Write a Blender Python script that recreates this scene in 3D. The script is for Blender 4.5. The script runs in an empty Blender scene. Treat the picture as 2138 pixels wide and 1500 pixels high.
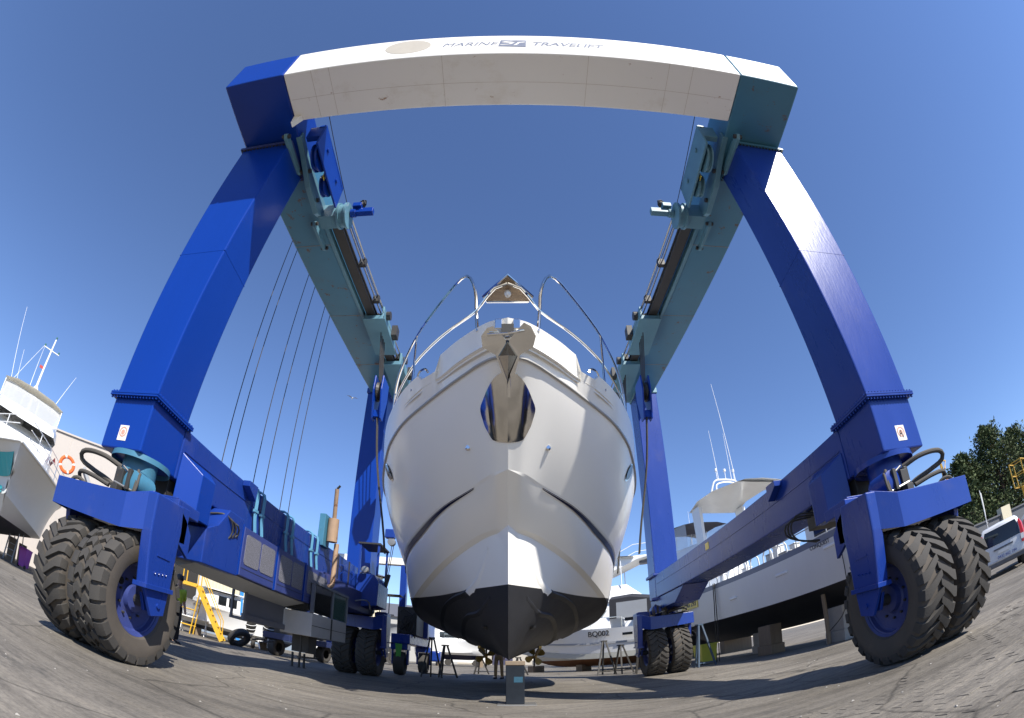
import bpy, bmesh, math, random
from mathutils import Vector, Matrix
from mathutils.bvhtree import BVHTree
R = math.radians
random.seed(11)
scene = bpy.context.scene
col = scene.collection

# ------------------------------------------------------------------ camera, world, sun, exposure
cam_data = bpy.data.cameras.new('camera')
cam = bpy.data.objects.new('camera', cam_data)
col.objects.link(cam)
scene.camera = cam
cam_data.type = 'PANO'
cam_data.panorama_type = 'FISHEYE_EQUISOLID'      # a fisheye lens, as in the photograph
cam_data.sensor_width = 36.0
cam_data.sensor_height = 36.0 * 718 / 1024
cam_data.sensor_fit = 'HORIZONTAL'
cam_data.fisheye_lens = 36.0 * 1077.73 / 2138
cam_data.fisheye_fov = R(180)
cam_data.clip_start = 0.05
cam_data.clip_end = 3000
cam.location = (0, 0, 0.79)
cam.rotation_euler = (math.pi / 2 + 0.592, 0, 0)

SUN_DIR = Vector((0.75, -1.0, 1.25)).normalized()   # towards the sun
elev = math.asin(SUN_DIR.z)
azim = math.atan2(SUN_DIR.x, SUN_DIR.y)
world = bpy.data.worlds.new('World')
scene.world = world
world.use_nodes = True
wn = world.node_tree
sky = wn.nodes.new('ShaderNodeTexSky')
sky.sky_type = 'NISHITA'
sky.sun_disc = False
sky.sun_elevation = elev
sky.sun_rotation = azim
sky.altitude = 0
sky.air_density = 1.0
sky.dust_density = 0.0
sky.ozone_density = 10.0
bg = wn.nodes['Background']
bg.inputs['Strength'].default_value = 0.104
tint = wn.nodes.new('ShaderNodeMix')          # camera white balance of the whole sky
tint.data_type = 'RGBA'; tint.blend_type = 'MULTIPLY'; tint.inputs[0].default_value = 1.0
tint.inputs[7].default_value = (1.16, 0.98, 0.96, 1)
wn.links.new(sky.outputs[0], tint.inputs[6])
wn.links.new(tint.outputs[2], bg.inputs[0])
sun_data = bpy.data.lights.new('sun', 'SUN')
sun_data.energy = 4.2
sun_data.angle = R(0.53)
sun_data.color = (1.0, 0.95, 0.87)
sun = bpy.data.objects.new('sun', sun_data)
sun.rotation_euler = (-SUN_DIR).to_track_quat('-Z', 'Y').to_euler()
sun.location = SUN_DIR * 60
col.objects.link(sun)
scene.view_settings.view_transform = 'Standard'
scene.view_settings.look = 'None'
scene.view_settings.gamma = 1.0
scene.view_settings.use_curve_mapping = False
scene.view_settings.exposure = 0.88
scene.render.engine = 'CYCLES'
scene.cycles.max_bounces = 8
scene.cycles.use_denoising = True

# ------------------------------------------------------------------ materials
MATS = {}
def lin(c):
    return tuple((v / 12.92 if v <= .04045 else ((v + .055) / 1.055) ** 2.4) for v in c)
def mat(name, color, rough=.5, metal=0., var=.15, vscale=3., bump=0., bscale=40., coat=0., rust=0., rust_col=(.16, .06, .02),
        rscale=2.5, dirt=0., dirt_col=(.10, .085, .065), dscale=1.2, spec=.5, alpha=1., trans=0., rvar=.15, stretch=None):
    if name in MATS:
        return MATS[name]
    m = bpy.data.materials.new(name)
    m.use_nodes = True
    nt = m.node_tree
    n = nt.nodes
    b = n['Principled BSDF']
    L = nt.links.new
    tc = n.new('ShaderNodeTexCoord')
    src = tc.outputs['Object']
    if stretch:
        mp = n.new('ShaderNodeMapping')
        mp.inputs['Scale'].default_value = stretch
        L(src, mp.inputs[0]); src = mp.outputs[0]
    nz = n.new('ShaderNodeTexNoise')
    nz.inputs['Scale'].default_value = vscale
    nz.inputs['Detail'].default_value = 6
    nz.inputs['Roughness'].default_value = .65
    L(src, nz.inputs['Vector'])
    mx = n.new('ShaderNodeMix'); mx.data_type = 'RGBA'
    lo = tuple(c * (1 - var) for c in color); hi = tuple(min(1, c * (1 + var)) for c in color)
    mx.inputs[6].default_value = (*lo, 1); mx.inputs[7].default_value = (*hi, 1)
    L(nz.outputs['Fac'], mx.inputs[0])
    out = mx.outputs[2]
    def layer(out, amount, c, scale, detail=9, edge=.06):
        z = n.new('ShaderNodeTexNoise')
        z.inputs['Scale'].default_value = scale
        z.inputs['Detail'].default_value = detail
        z.inputs['Roughness'].default_value = .72
        L(tc.outputs['Object'], z.inputs['Vector'])
        rp = n.new('ShaderNodeValToRGB')
        t = .72 - amount * .3
        rp.color_ramp.elements[0].position = t
        rp.color_ramp.elements[1].position = min(1, t + edge)
        L(z.outputs['Fac'], rp.inputs[0])
        x = n.new('ShaderNodeMix'); x.data_type = 'RGBA'
        x.inputs[7].default_value = (*c, 1)
        L(rp.outputs[0], x.inputs[0]); L(out, x.inputs[6])
        return x.outputs[2], rp.outputs[0]
    if dirt:
        out, _ = layer(out, dirt, dirt_col, dscale, 8, .3)
    if rust:
        out, rm = layer(out, rust, rust_col, rscale, 12, .05)
    L(out, b.inputs['Base Color'])
    rn = n.new('ShaderNodeMapRange')
    rn.inputs['To Min'].default_value = max(.02, rough * (1 - rvar)); rn.inputs['To Max'].default_value = min(1, rough * (1 + rvar))
    L(nz.outputs['Fac'], rn.inputs['Value']); L(rn.outputs[0], b.inputs['Roughness'])
    b.inputs['Metallic'].default_value = metal
    b.inputs['Specular IOR Level'].default_value = spec
    b.inputs['Coat Weight'].default_value = coat
    b.inputs['Coat Roughness'].default_value = .06
    b.inputs['Alpha'].default_value = alpha
    b.inputs['Transmission Weight'].default_value = trans
    if bump:
        bz = n.new('ShaderNodeTexNoise'); bz.inputs['Scale'].default_value = bscale; bz.inputs['Detail'].default_value = 4
        L(src, bz.inputs['Vector'])
        bp = n.new('ShaderNodeBump'); bp.inputs['Strength'].default_value = bump; bp.inputs['Distance'].default_value = .01
        L(bz.outputs['Fac'], bp.inputs['Height']); L(bp.outputs[0], b.inputs['Normal'])
    MATS[name] = m
    return m

blue = mat('blue paint', (.002, .034, .26), .30, var=.10, vscale=.8, bump=.10, bscale=22, dirt=.16, dirt_col=(.010, .034, .17), dscale=.9, spec=.38, rust=.035, rscale=7, rust_col=(.05, .045, .06), stretch=(1.5, 1.5, .3))
blue_old = mat('weathered blue paint', (.010, .038, .235), .28, var=.16, vscale=1.4, bump=.16, bscale=16, dirt=.5, dirt_col=(.050, .066, .215), dscale=1.3, spec=.45, rust=.10, rscale=6, rust_col=(.07, .06, .08), stretch=(1.5, 1.5, .35))
blue_dusty = mat('dusty blue paint', (.034, .05, .185), .45, var=.2, vscale=2.5, bump=.1, bscale=30, dirt=.45, dirt_col=(.075, .08, .16), dscale=2.2)
teal = mat('teal paint', (.05, .175, .265), .42, var=.14, vscale=1.2, bump=.08, bscale=25, rust=.40, rscale=3.0, rust_col=(.11, .055, .03), dirt=.55, dirt_col=(.07, .115, .135), dscale=.8)
teal_pale = mat('pale teal paint', (.105, .23, .29), .45, var=.2, vscale=2, dirt=.4, dirt_col=(.07, .11, .12), rust=.1, rscale=5)
cyan_pipe = mat('light blue pipe paint', (.10, .28, .42), .4, var=.15, rust=.3, rscale=7)
beam_white = mat('white beam paint', (.87, .84, .77), .4, var=.04, vscale=.6, rust=.25, rscale=4.5, rust_col=(.38, .24, .13), dirt=.42, dirt_col=(.66, .59, .47), dscale=.9, bump=.05, bscale=20)
old_white = mat('cleaned patch', (.45, .41, .34), .6, var=.1)
faded_print = mat('faded grey print', (.16, .18, .24), .5, var=.2, vscale=9)
rubber = mat('dusty rubber', (.047, .043, .038), .85, var=.3, vscale=7, bump=.25, bscale=60, dirt=.4, dirt_col=(.085, .074, .06), dscale=3)
rubber_wall = mat('tyre sidewall rubber', (.075, .063, .051), .88, var=.25, vscale=5, bump=.12, bscale=50, dirt=.35, dirt_col=(.13, .10, .072), dscale=2.5)
black = mat('black rubber hose', (.025, .024, .022), .6, var=.3, dirt=.3)
grease = mat('greasy dark steel', (.035, .032, .028), .55, var=.4, vscale=6, rust=.15)
steel = mat('bare steel', (.35, .34, .32), .4, metal=.7, var=.2, rust=.1, rscale=6)
rope = mat('wire rope', (.06, .055, .05), .5, metal=.5)
gelcoat = mat('white gelcoat', (.93, .90, .83), .26, var=.025, vscale=.7, coat=.15, spec=.4, dirt=.12, dirt_col=(.86, .82, .73), dscale=.8)
antifoul = mat('black antifouling paint', (.020, .020, .022), .55, var=.3, vscale=2.5, dirt=.25, dirt_col=(.05, .047, .043), dscale=1.5)
stainless = mat('polished stainless steel', (.72, .70, .66), .10, metal=1., var=.06, rvar=.4)
navy = mat('navy stripe', (.008, .010, .035), .4, var=.1, spec=.2)
glass_dark = mat('dark window glass', (.012, .014, .016), .06, var=.1, spec=.8)
bronze = mat('bronze propeller', (.55, .36, .10), .35, metal=.5, var=.3)
white_paint = mat('white boat paint', (.78, .78, .76), .25, var=.04, coat=.2)
white_old = mat('aged white paint', (.68, .68, .66), .45, var=.1, dirt=.3, dirt_col=(.45, .43, .40))
grey_hull = mat('grey topside paint', (.66, .64, .60), .40, var=.1, vscale=.9, dirt=.3, dirt_col=(.72, .69, .63), dscale=.9, stretch=(1, 1, .3))
grey_dark = mat('dark grey paint', (.10, .105, .13), .4, var=.15)
grey_mid = mat('mid grey paint', (.33, .34, .35), .45, var=.1)
red = mat('red paint', (.42, .04, .03), .4, var=.1)
redlamp = mat('red lamp plastic', (.5, .02, .02), .15, var=.1)
yellow = mat('yellow paint', (.62, .36, .025), .4, var=.15, rust=.15, rscale=5)
plate_yellow = mat('yellow plate', (.75, .58, .10), .4, var=.08)
ink = mat('black lettering', (.02, .02, .022), .5, var=.2)
ink_blue = mat('blue lettering', (.03, .06, .30), .5, var=.1)
teal_band = mat('turquoise paint', (.02, .40, .45), .35, var=.1)
orange = mat('orange lifebuoy', (.80, .13, .02), .5, var=.1)
purple = mat('purple plastic', (.33, .06, .36), .5, var=.15)
green_strap = mat('green strap', (.08, .35, .05), .7, var=.2)
cab_grey = mat('grey cab panel', (.42, .41, .40), .6, var=.15, vscale=4, dirt=.35, dirt_col=(.2, .18, .15))
rusty = mat('rusty pipe', (.33, .22, .14), .7, var=.3, vscale=5, rust=.5, rscale=4)
canvas = mat('sand canvas strap', (.05, .044, .036), .9, var=.2, vscale=6)
cream = mat('cream corrugated wall', (.62, .56, .40), .7, var=.08)
pale_wall = mat('off white wall', (.46, .415, .37), .7, var=.06, dirt=.3, dirt_col=(.40, .36, .31))
bluegrey = mat('blue grey wall', (.21, .26, .31), .7, var=.08)
shed_grey = mat('shed cladding', (.38, .37, .34), .6, var=.08)
roof_dark = mat('dark roof sheet', (.12, .12, .125), .5, var=.1)
timber = mat('weathered timber', (.20, .15, .10), .85, var=.35, vscale=8, stretch=(1, 1, .1))
concrete = mat('concrete', (.32, .30, .27), .85, var=.2, vscale=4)
redbrown = mat('red brown bottom paint', (.22, .10, .05), .6, var=.25)
clear = mat('clear vinyl', (.75, .78, .80), .12, var=.05, alpha=.42)
lamp_glass = mat('lamp glass', (.8, .8, .78), .1, var=.02)
skin_m = mat('skin', (.50, .30, .20), .55, var=.08)
cloth_dark = mat('dark work trousers', (.018, .018, .022), .85, var=.2)
cloth_tan = mat('tan work trousers', (.36, .23, .11), .85, var=.2)
hivis = mat('hi-vis yellow cloth', (.55, .70, .05), .7, var=.1)
cloth_navy = mat('navy shirt', (.03, .04, .08), .8, var=.2)

def ground_material():
    m = bpy.data.materials.new('worn yard paving')
    m.use_nodes = True
    nt = m.node_tree; n = nt.nodes; L = nt.links.new
    b = n['Principled BSDF']
    tc = n.new('ShaderNodeNewGeometry')
    def noise(scale, detail, rough=.65, vec=None):
        z = n.new('ShaderNodeTexNoise')
        z.inputs['Scale'].default_value = scale; z.inputs['Detail'].default_value = detail; z.inputs['Roughness'].default_value = rough
        L(vec or tc.outputs['Position'], z.inputs['Vector']); return z.outputs['Fac']
    def ramp(f, stops):
        r = n.new('ShaderNodeValToRGB'); e = r.color_ramp.elements
        e[0].position, e[0].color = stops[0][0], (*stops[0][1], 1)
        e[1].position, e[1].color = stops[-1][0], (*stops[-1][1], 1)
        for p, c in stops[1:-1]:
            x = e.new(p); x.color = (*c, 1)
        L(f, r.inputs[0]); return r.outputs[0]
    def mix(f, a, c, mode='MIX'):
        x = n.new('ShaderNodeMix'); x.data_type = 'RGBA'; x.blend_type = mode
        for s, v in ((0, f), (6, a), (7, c)):
            if isinstance(v, (int, float)): x.inputs[s].default_value = v
            elif isinstance(v, tuple): x.inputs[s].default_value = (*v, 1)
            else: L(v, x.inputs[s])
        return x.outputs[2]
    mp = n.new('ShaderNodeMapping'); mp.inputs['Rotation'].default_value = (0, 0, .35); mp.inputs['Scale'].default_value = (.35, 2.4, 1)
    L(tc.outputs['Position'], mp.inputs[0])
    big = ramp(noise(.35, 6), [(.34, (.128, .114, .094)), (.50, (.188, .169, .142)), (.66, (.26, .234, .197))])
    streak = ramp(noise(1.6, 8, .75, mp.outputs[0]), [(.36, (.55, .55, .56)), (.55, (1, 1, 1)), (.72, (1.15, 1.12, 1.06))])
    c = mix(.85, big, streak, 'MULTIPLY')
    grit = ramp(noise(16, 8, .85), [(.34, (.45, .45, .45)), (.5, (.95, .95, .94)), (.68, (1.3, 1.28, 1.24))])
    c = mix(.8, c, grit, 'MULTIPLY')
    stain = ramp(noise(.7, 10, .75), [(.56, (0, 0, 0)), (.68, (.75, .75, .75))])
    c = mix(stain, c, (.05, .048, .045))
    vc = n.new('ShaderNodeTexVoronoi'); vc.feature = 'DISTANCE_TO_EDGE'; vc.inputs['Scale'].default_value = .55
    wv = n.new('ShaderNodeMix'); wv.data_type = 'VECTOR'; wv.inputs[0].default_value = .22
    nv = n.new('ShaderNodeTexNoise'); nv.inputs['Scale'].default_value = 1.5; nv.inputs['Detail'].default_value = 6
    L(tc.outputs['Position'], nv.inputs['Vector']); L(tc.outputs['Position'], wv.inputs[4]); L(nv.outputs['Color'], wv.inputs[5]); L(wv.outputs[1], vc.inputs['Vector'])
    crack = ramp(vc.outputs['Distance'], [(.0, (.35, .35, .35)), (.012, (1, 1, 1))])
    c = mix(.8, c, crack, 'MULTIPLY')
    chalk = ramp(noise(3.2, 8, .8, mp.outputs[0]), [(.66, (0, 0, 0)), (.76, (.5, .5, .5))])
    c = mix(chalk, c, (.42, .41, .39))
    br = n.new('ShaderNodeTexBrick')
    br.inputs['Scale'].default_value = 1.0
    br.inputs['Brick Width'].default_value = .22; br.inputs['Row Height'].default_value = .11
    br.inputs['Mortar Size'].default_value = .006
    br.inputs['Color1'].default_value = (1, 1, 1, 1); br.inputs['Color2'].default_value = (.86, .85, .84, 1); br.inputs['Mortar'].default_value = (.42, .4, .38, 1)
    L(tc.outputs['Position'], br.inputs['Vector'])
    c = mix(.18, c, br.outputs['Color'], 'MULTIPLY')
    L(c, b.inputs['Base Color'])
    b.inputs['Roughness'].default_value = .82
    b.inputs['Specular IOR Level'].default_value = .3
    bp = n.new('ShaderNodeBump'); bp.inputs['Strength'].default_value = .5; bp.inputs['Distance'].default_value = .012
    L(noise(30, 6, .8), bp.inputs['Height']); L(bp.outputs[0], b.inputs['Normal'])
    return m
ground_mat = ground_material()
paver_mat = ground_mat

def mesh_grille():
    m = bpy.data.materials.new('expanded metal grille'); m.use_nodes = True
    nt = m.node_tree; n = nt.nodes; L = nt.links.new; b = n['Principled BSDF']
    tc = n.new('ShaderNodeTexCoord'); mp = n.new('ShaderNodeMapping')
    L(tc.outputs['Object'], mp.inputs[0])
    sp = n.new('ShaderNodeSeparateXYZ'); L(mp.outputs[0], sp.inputs[0])
    def op(o, a, b_=None):
        k = n.new('ShaderNodeMath'); k.operation = o
        for i, v in enumerate((a, b_)):
            if v is None: continue
            if isinstance(v, (int, float)): k.inputs[i].default_value = v
            else: L(v, k.inputs[i])
        return k.outputs[0]
    u = op('MULTIPLY', sp.outputs['Y'], 60.0); w = op('MULTIPLY', sp.outputs['Z'], 150.0)
    f = op('MAXIMUM', op('ABSOLUTE', op('SINE', op('ADD', u, w))), op('ABSOLUTE', op('SINE', op('SUBTRACT', u, w))))
    r = n.new('ShaderNodeValToRGB'); r.color_ramp.elements[0].position = .90; r.color_ramp.elements[1].position = .96
    r.color_ramp.elements[0].color = (.02, .02, .024, 1); r.color_ramp.elements[1].color = (.34, .34, .40, 1)
    L(f, r.inputs[0]); L(r.outputs[0], b.inputs['Base Color'])
    b.inputs['Roughness'].default_value = .5
    return m
grille_mat = mesh_grille()

# ------------------------------------------------------------------ mesh helpers
class MB:
    def __init__(self):
        self.v = []; self.f = []; self.mi = []; self.cur = 0
    def add(self, vs, fs, mi=None):
        o = len(self.v)
        self.v += [tuple(p) for p in vs]
        for f in fs:
            self.f.append(tuple(i + o for i in f)); self.mi.append(self.cur if mi is None else mi)
        return self
    def box(self, x0, x1, y0, y1, z0, z1):
        x0, x1 = min(x0, x1), max(x0, x1); y0, y1 = min(y0, y1), max(y0, y1); z0, z1 = min(z0, z1), max(z0, z1)
        return self.add([(x0, y0, z0), (x1, y0, z0), (x1, y1, z0), (x0, y1, z0), (x0, y0, z1), (x1, y0, z1), (x1, y1, z1), (x0, y1, z1)],
                        [(3, 2, 1, 0), (4, 5, 6, 7), (0, 1, 5, 4), (1, 2, 6, 5), (2, 3, 7, 6), (3, 0, 4, 7)])
    def hexa(self, bot, top):
        return self.add(list(bot) + list(top), [(3, 2, 1, 0), (4, 5, 6, 7), (0, 1, 5, 4), (1, 2, 6, 5), (2, 3, 7, 6), (3, 0, 4, 7)])
    def prism(self, pts, axis, a, b):          # polygon in the two other axes, extruded along axis
        def P(p, t):
            return {'x': (t, p[0], p[1]), 'y': (p[0], t, p[1]), 'z': (p[0], p[1], t)}[axis]
        n = len(pts)
        vs = [P(p, a) for p in pts] + [P(p, b) for p in pts]
        fs = [tuple(range(n))[::-1], tuple(range(n, 2 * n))] + [(i, (i + 1) % n, n + (i + 1) % n, n + i) for i in range(n)]
        return self.add(vs, fs)
    def tube(self, path, r, n=8, cap=True, closed=False):
        P = [Vector(p) for p in path]
        m = len(P)
        rad = r if isinstance(r, (list, tuple)) else [r] * m
        vs = []
        up = None
        for i in range(m):
            if closed: t = (P[(i + 1) % m] - P[i - 1]).normalized()
            else: t = (P[min(i + 1, m - 1)] - P[max(i - 1, 0)]).normalized()
            if up is None:
                up = Vector((0, 0, 1)) if abs(t.z) < .9 else Vector((1, 0, 0))
            up = (up - t * up.dot(t))
            if up.length < 1e-5: up = t.orthogonal()
            up.normalize()
            s = t.cross(up)
            for k in range(n):
                a = 2 * math.pi * k / n
                vs.append(P[i] + (up * math.cos(a) + s * math.sin(a)) * rad[i])
        fs = []
        for i in range(m if closed else m - 1):
            j = (i + 1) % m
            for k in range(n):
                fs.append((i * n + k, i * n + (k + 1) % n, j * n + (k + 1) % n, j * n + k))
        if cap and not closed:
            fs.append(tuple(range(n))[::-1]); fs.append(tuple((m - 1) * n + k for k in range(n)))
        return self.add(vs, fs)
    def bar(self, a, b, w, h=None):
        a = Vector(a); b = Vector(b); h = h or w
        t = (b - a).normalized(); up = Vector((0, 0, 1)) if abs(t.z) < .95 else Vector((0, 1, 0))
        s = t.cross(up).normalized(); u = s.cross(t)
        q = [(-1, -1), (1, -1), (1, 1), (-1, 1)]
        return self.hexa([a + s * (w / 2 * i) + u * (h / 2 * j) for i, j in q], [b + s * (w / 2 * i) + u * (h / 2 * j) for i, j in q])
    def lathe(self, prof, n=32, axis='x', center=(0, 0, 0), closed=False):   # prof: (radius, along)
        c = Vector(center); vs = []
        for r, a in prof:
            for k in range(n):
                t = 2 * math.pi * k / n
                p = {'x': (a, r * math.cos(t), r * math.sin(t)), 'y': (r * math.cos(t), a, r * math.sin(t)), 'z': (r * math.cos(t), r * math.sin(t), a)}[axis]
                vs.append(c + Vector(p))
        fs = []
        m = len(prof)
        for i in range(m if closed else m - 1):
            j = (i + 1) % m
            for k in range(n):
                fs.append((i * n + k, i * n + (k + 1) % n, j * n + (k + 1) % n, j * n + k))
        return self.add(vs, fs)
    def loft(self, rows, mi=None):
        n = len(rows[0]); vs = [p for r in rows for p in r]
        fs = [(i * n + k, i * n + k + 1, (i + 1) * n + k + 1, (i + 1) * n + k) for i in range(len(rows) - 1) for k in range(n - 1)]
        return self.add(vs, fs, mi)
    def xf(self, M):
        self.v = [tuple(M @ Vector(p)) for p in self.v]; return self
    def islands(self):
        par = list(range(len(self.v)))
        def fd(i):
            while par[i] != i: par[i] = par[par[i]]; i = par[i]
            return i
        for f in self.f:
            a = fd(f[0])
            for j in f[1:]: par[fd(j)] = a
        out = {}
        for f, m in zip(self.f, self.mi): out.setdefault(fd(f[0]), []).append((f, m))
        return list(out.values())
    def build_each(self, name, mats, parent=None, **k):      # one object for each separate piece
        res = []
        for isl in self.islands():
            ids = sorted({i for f, m in isl for i in f}); mp = {i: n for n, i in enumerate(ids)}
            b = MB(); b.v = [self.v[i] for i in ids]; b.f = [tuple(mp[i] for i in f) for f, m in isl]; b.mi = [m for f, m in isl]
            res.append(b.build(name, mats, parent, **k))
        return res
    def build(self, name, mats, parent=None, smooth=False, bevel=0., angle=35, loc=None, rot=None):
        me = bpy.data.meshes.new(name)
        me.from_pydata(self.v, [], self.f)
        bm = bmesh.new(); bm.from_mesh(me)
        for f, i in zip(bm.faces, self.mi): f.material_index = i
        bmesh.ops.remove_doubles(bm, verts=bm.verts, dist=1e-5)
        bmesh.ops.recalc_face_normals(bm, faces=bm.faces)
        if smooth:
            for f in bm.faces: f.smooth = True
            for e in bm.edges:
                if len(e.link_faces) == 2 and e.calc_face_angle(0) > R(angle): e.smooth = False
        bm.to_mesh(me); bm.free()
        for m in (mats if isinstance(mats, (list, tuple)) else [mats]): me.materials.append(m)
        o = bpy.data.objects.new(name, me)
        col.objects.link(o)
        if parent: o.parent = parent
        if loc: o.location = loc
        if rot: o.rotation_euler = rot
        if bevel:
            md = o.modifiers.new('bevel', 'BEVEL'); md.width = bevel; md.segments = 2; md.limit_method = 'ANGLE'; md.angle_limit = R(40)
            md.harden_normals = False
        return o

def tag(o, label=None, cat=None, group=None, kind=None):
    if label: o['label'] = label
    if cat: o['category'] = cat
    if group: o['group'] = group
    if kind: o['kind'] = kind
    return o
def thing(name, label, cat, loc=(0, 0, 0), rz=0., group=None):
    o = bpy.data.objects.new(name, None)
    o.empty_display_size = .3
    col.objects.link(o); o.location = loc; o.rotation_euler = (0, 0, rz)
    return tag(o, label, cat, group)
def copy_tree(o, parent=None):
    c = o.copy(); col.objects.link(c); c.parent = parent
    for ch in list(o.children): copy_tree(ch, c)
    return c
def text_mesh(name, body, size, m, parent, loc, rot, sx=1., shear=0., extrude=.003, bold=0.):
    cu = bpy.data.curves.new(name, 'FONT'); cu.body = body; cu.size = size; cu.extrude = extrude; cu.shear = shear; cu.offset = bold
    cu.align_x = 'CENTER'; cu.align_y = 'CENTER'
    t = bpy.data.objects.new(name + '_tmp', cu); col.objects.link(t)
    me = bpy.data.meshes.new_from_object(t.evaluated_get(bpy.context.evaluated_depsgraph_get()))
    bpy.data.objects.remove(t); bpy.data.curves.remove(cu)
    me.materials.clear(); me.materials.append(m)
    o = bpy.data.objects.new(name, me); col.objects.link(o)
    o.parent = parent; o.location = loc; o.rotation_euler = rot; o.scale = (sx, 1, 1)
    return o
def resample(pts, n, power=1.):
    P = [Vector(p) for p in pts]
    # Catmull-Rom densified polyline, then even (or power) chord spacing
    D = []
    for i in range(len(P) - 1):
        a = P[max(i - 1, 0)]; b = P[i]; c = P[i + 1]; d = P[min(i + 2, len(P) - 1)]
        lb = max((c - b).length, 1e-6)
        m1 = (c - a) / max((c - a).length, 1e-6) * lb if i > 0 else (c - b)
        m2 = (d - b) / max((d - b).length, 1e-6) * lb if i < len(P) - 2 else (c - b)
        for k in range(12):
            t = k / 12
            D.append(b * (2*t**3 - 3*t**2 + 1) + m1 * (t**3 - 2*t**2 + t) + c * (-2*t**3 + 3*t**2) + m2 * (t**3 - t**2))
    D.append(P[-1])
    s = [0.]
    for i in range(1, len(D)): s.append(s[-1] + (D[i] - D[i - 1]).length)
    out = []; j = 0
    for k in range(n):
        t = s[-1] * (k / (n - 1)) ** power
        while j < len(s) - 2 and s[j + 1] < t: j += 1
        d = s[j + 1] - s[j]
        out.append(D[j].lerp(D[j + 1], 0 if d < 1e-9 else min(1, max(0, (t - s[j]) / d))))
    return out

# ------------------------------------------------------------------ ground
g = MB()
g.add([(-900, -300, 0), (900, -300, 0), (900, 1500, 0), (-900, 1500, 0)], [(0, 1, 2, 3)])
ground = g.build('ground', ground_mat)
tag(ground, 'worn grey brown paved boatyard ground', 'ground', kind='structure')
def in_frame(x, y):
    c, s = math.cos(.592), math.sin(.592); z = -.79
    zf = y * c + z * s; yu = -y * s + z * c; r = math.hypot(x, yu)
    k = 2 * 1077.73 * math.sin(math.atan2(r, zf) / 2) / r
    u, v = 1069 + k * x, 750 - k * yu
    return -20 < u < 2158 and v < 1530
rng = random.Random(5)
pav = []
PX, PY, GAP = .22, .11, .0055
for j in range(int(5.2 / PY)):
    y = .9 + j * PY
    for i in range(-32, 33):
        x = i * PX + (PX / 2 if j % 2 else 0)
        if not in_frame(x, y): continue
        if y > 3.9 + .5 * math.sin(x * 1.3) + .25 * math.sin(x * 4.1) or x < .6 + .5 * math.sin(y * 2.1): continue
        if rng.random() < .03: continue
        pav.append((x, y, math.hypot(x, y)))
pav.sort(key=lambda p: p[2])
pb = MB()
hx, hy, tz, c = PX / 2 - GAP / 2, PY / 2 - GAP / 2, .008, .002
pb.add([(-hx, -hy, 0), (hx, -hy, 0), (hx, hy, 0), (-hx, hy, 0), (-hx, -hy, tz - c), (hx, -hy, tz - c), (hx, hy, tz - c), (-hx, hy, tz - c),
        (-hx + c, -hy + c, tz), (hx - c, -hy + c, tz), (hx - c, hy - c, tz), (-hx + c, hy - c, tz)],
       [(0, 1, 5, 4), (1, 2, 6, 5), (2, 3, 7, 6), (3, 0, 4, 7), (4, 5, 9, 8), (5, 6, 10, 9), (6, 7, 11, 10), (7, 4, 8, 11), (8, 9, 10, 11)])
first = None
rest = MB()
for k, (x, y, d) in enumerate(pav):
    dz = rng.uniform(-.004, .0005); tx, ty = rng.gauss(0, .006), rng.gauss(0, .003)
    if k < 300:
        if first is None:
            o = first = pb.build('paver', paver_mat, ground)
        else:
            o = first.copy(); col.objects.link(o); o.parent = ground
        o.location = (x, y, dz); o.rotation_euler = (tx, ty, rng.gauss(0, .006))
    else:
        M = Matrix.Translation((x, y, dz)) @ Matrix.Rotation(tx, 4, 'X') @ Matrix.Rotation(ty, 4, 'Y')
        rest.add([M @ Vector(p) for p in pb.v], pb.f)
tag(rest.build('paving', paver_mat, ground), kind='stuff')

chips = MB(); rg0 = random.Random(21)
for k in range(420):
    x, y = rg0.uniform(-9, 9), rg0.uniform(1.4, 15); e = rg0.uniform(.006, .02); a = rg0.uniform(0, 6.28); h = e * rg0.uniform(.3, .7)
    z0 = .012 if y < 4.6 and x > 0 else 0
    chips.add([(x + e * math.cos(a), y + e * math.sin(a), z0), (x + e * math.cos(a + 2.2), y + e * math.sin(a + 2.2), z0), (x + e * math.cos(a + 4.1), y + e * math.sin(a + 4.1), z0), (x, y, z0 + h)], [(0, 1, 3), (1, 2, 3), (2, 0, 3)])
tag(chips.build('gravel', concrete), 'scattered pale grit and paint flakes on the paving', 'gravel', kind='stuff')

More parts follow.
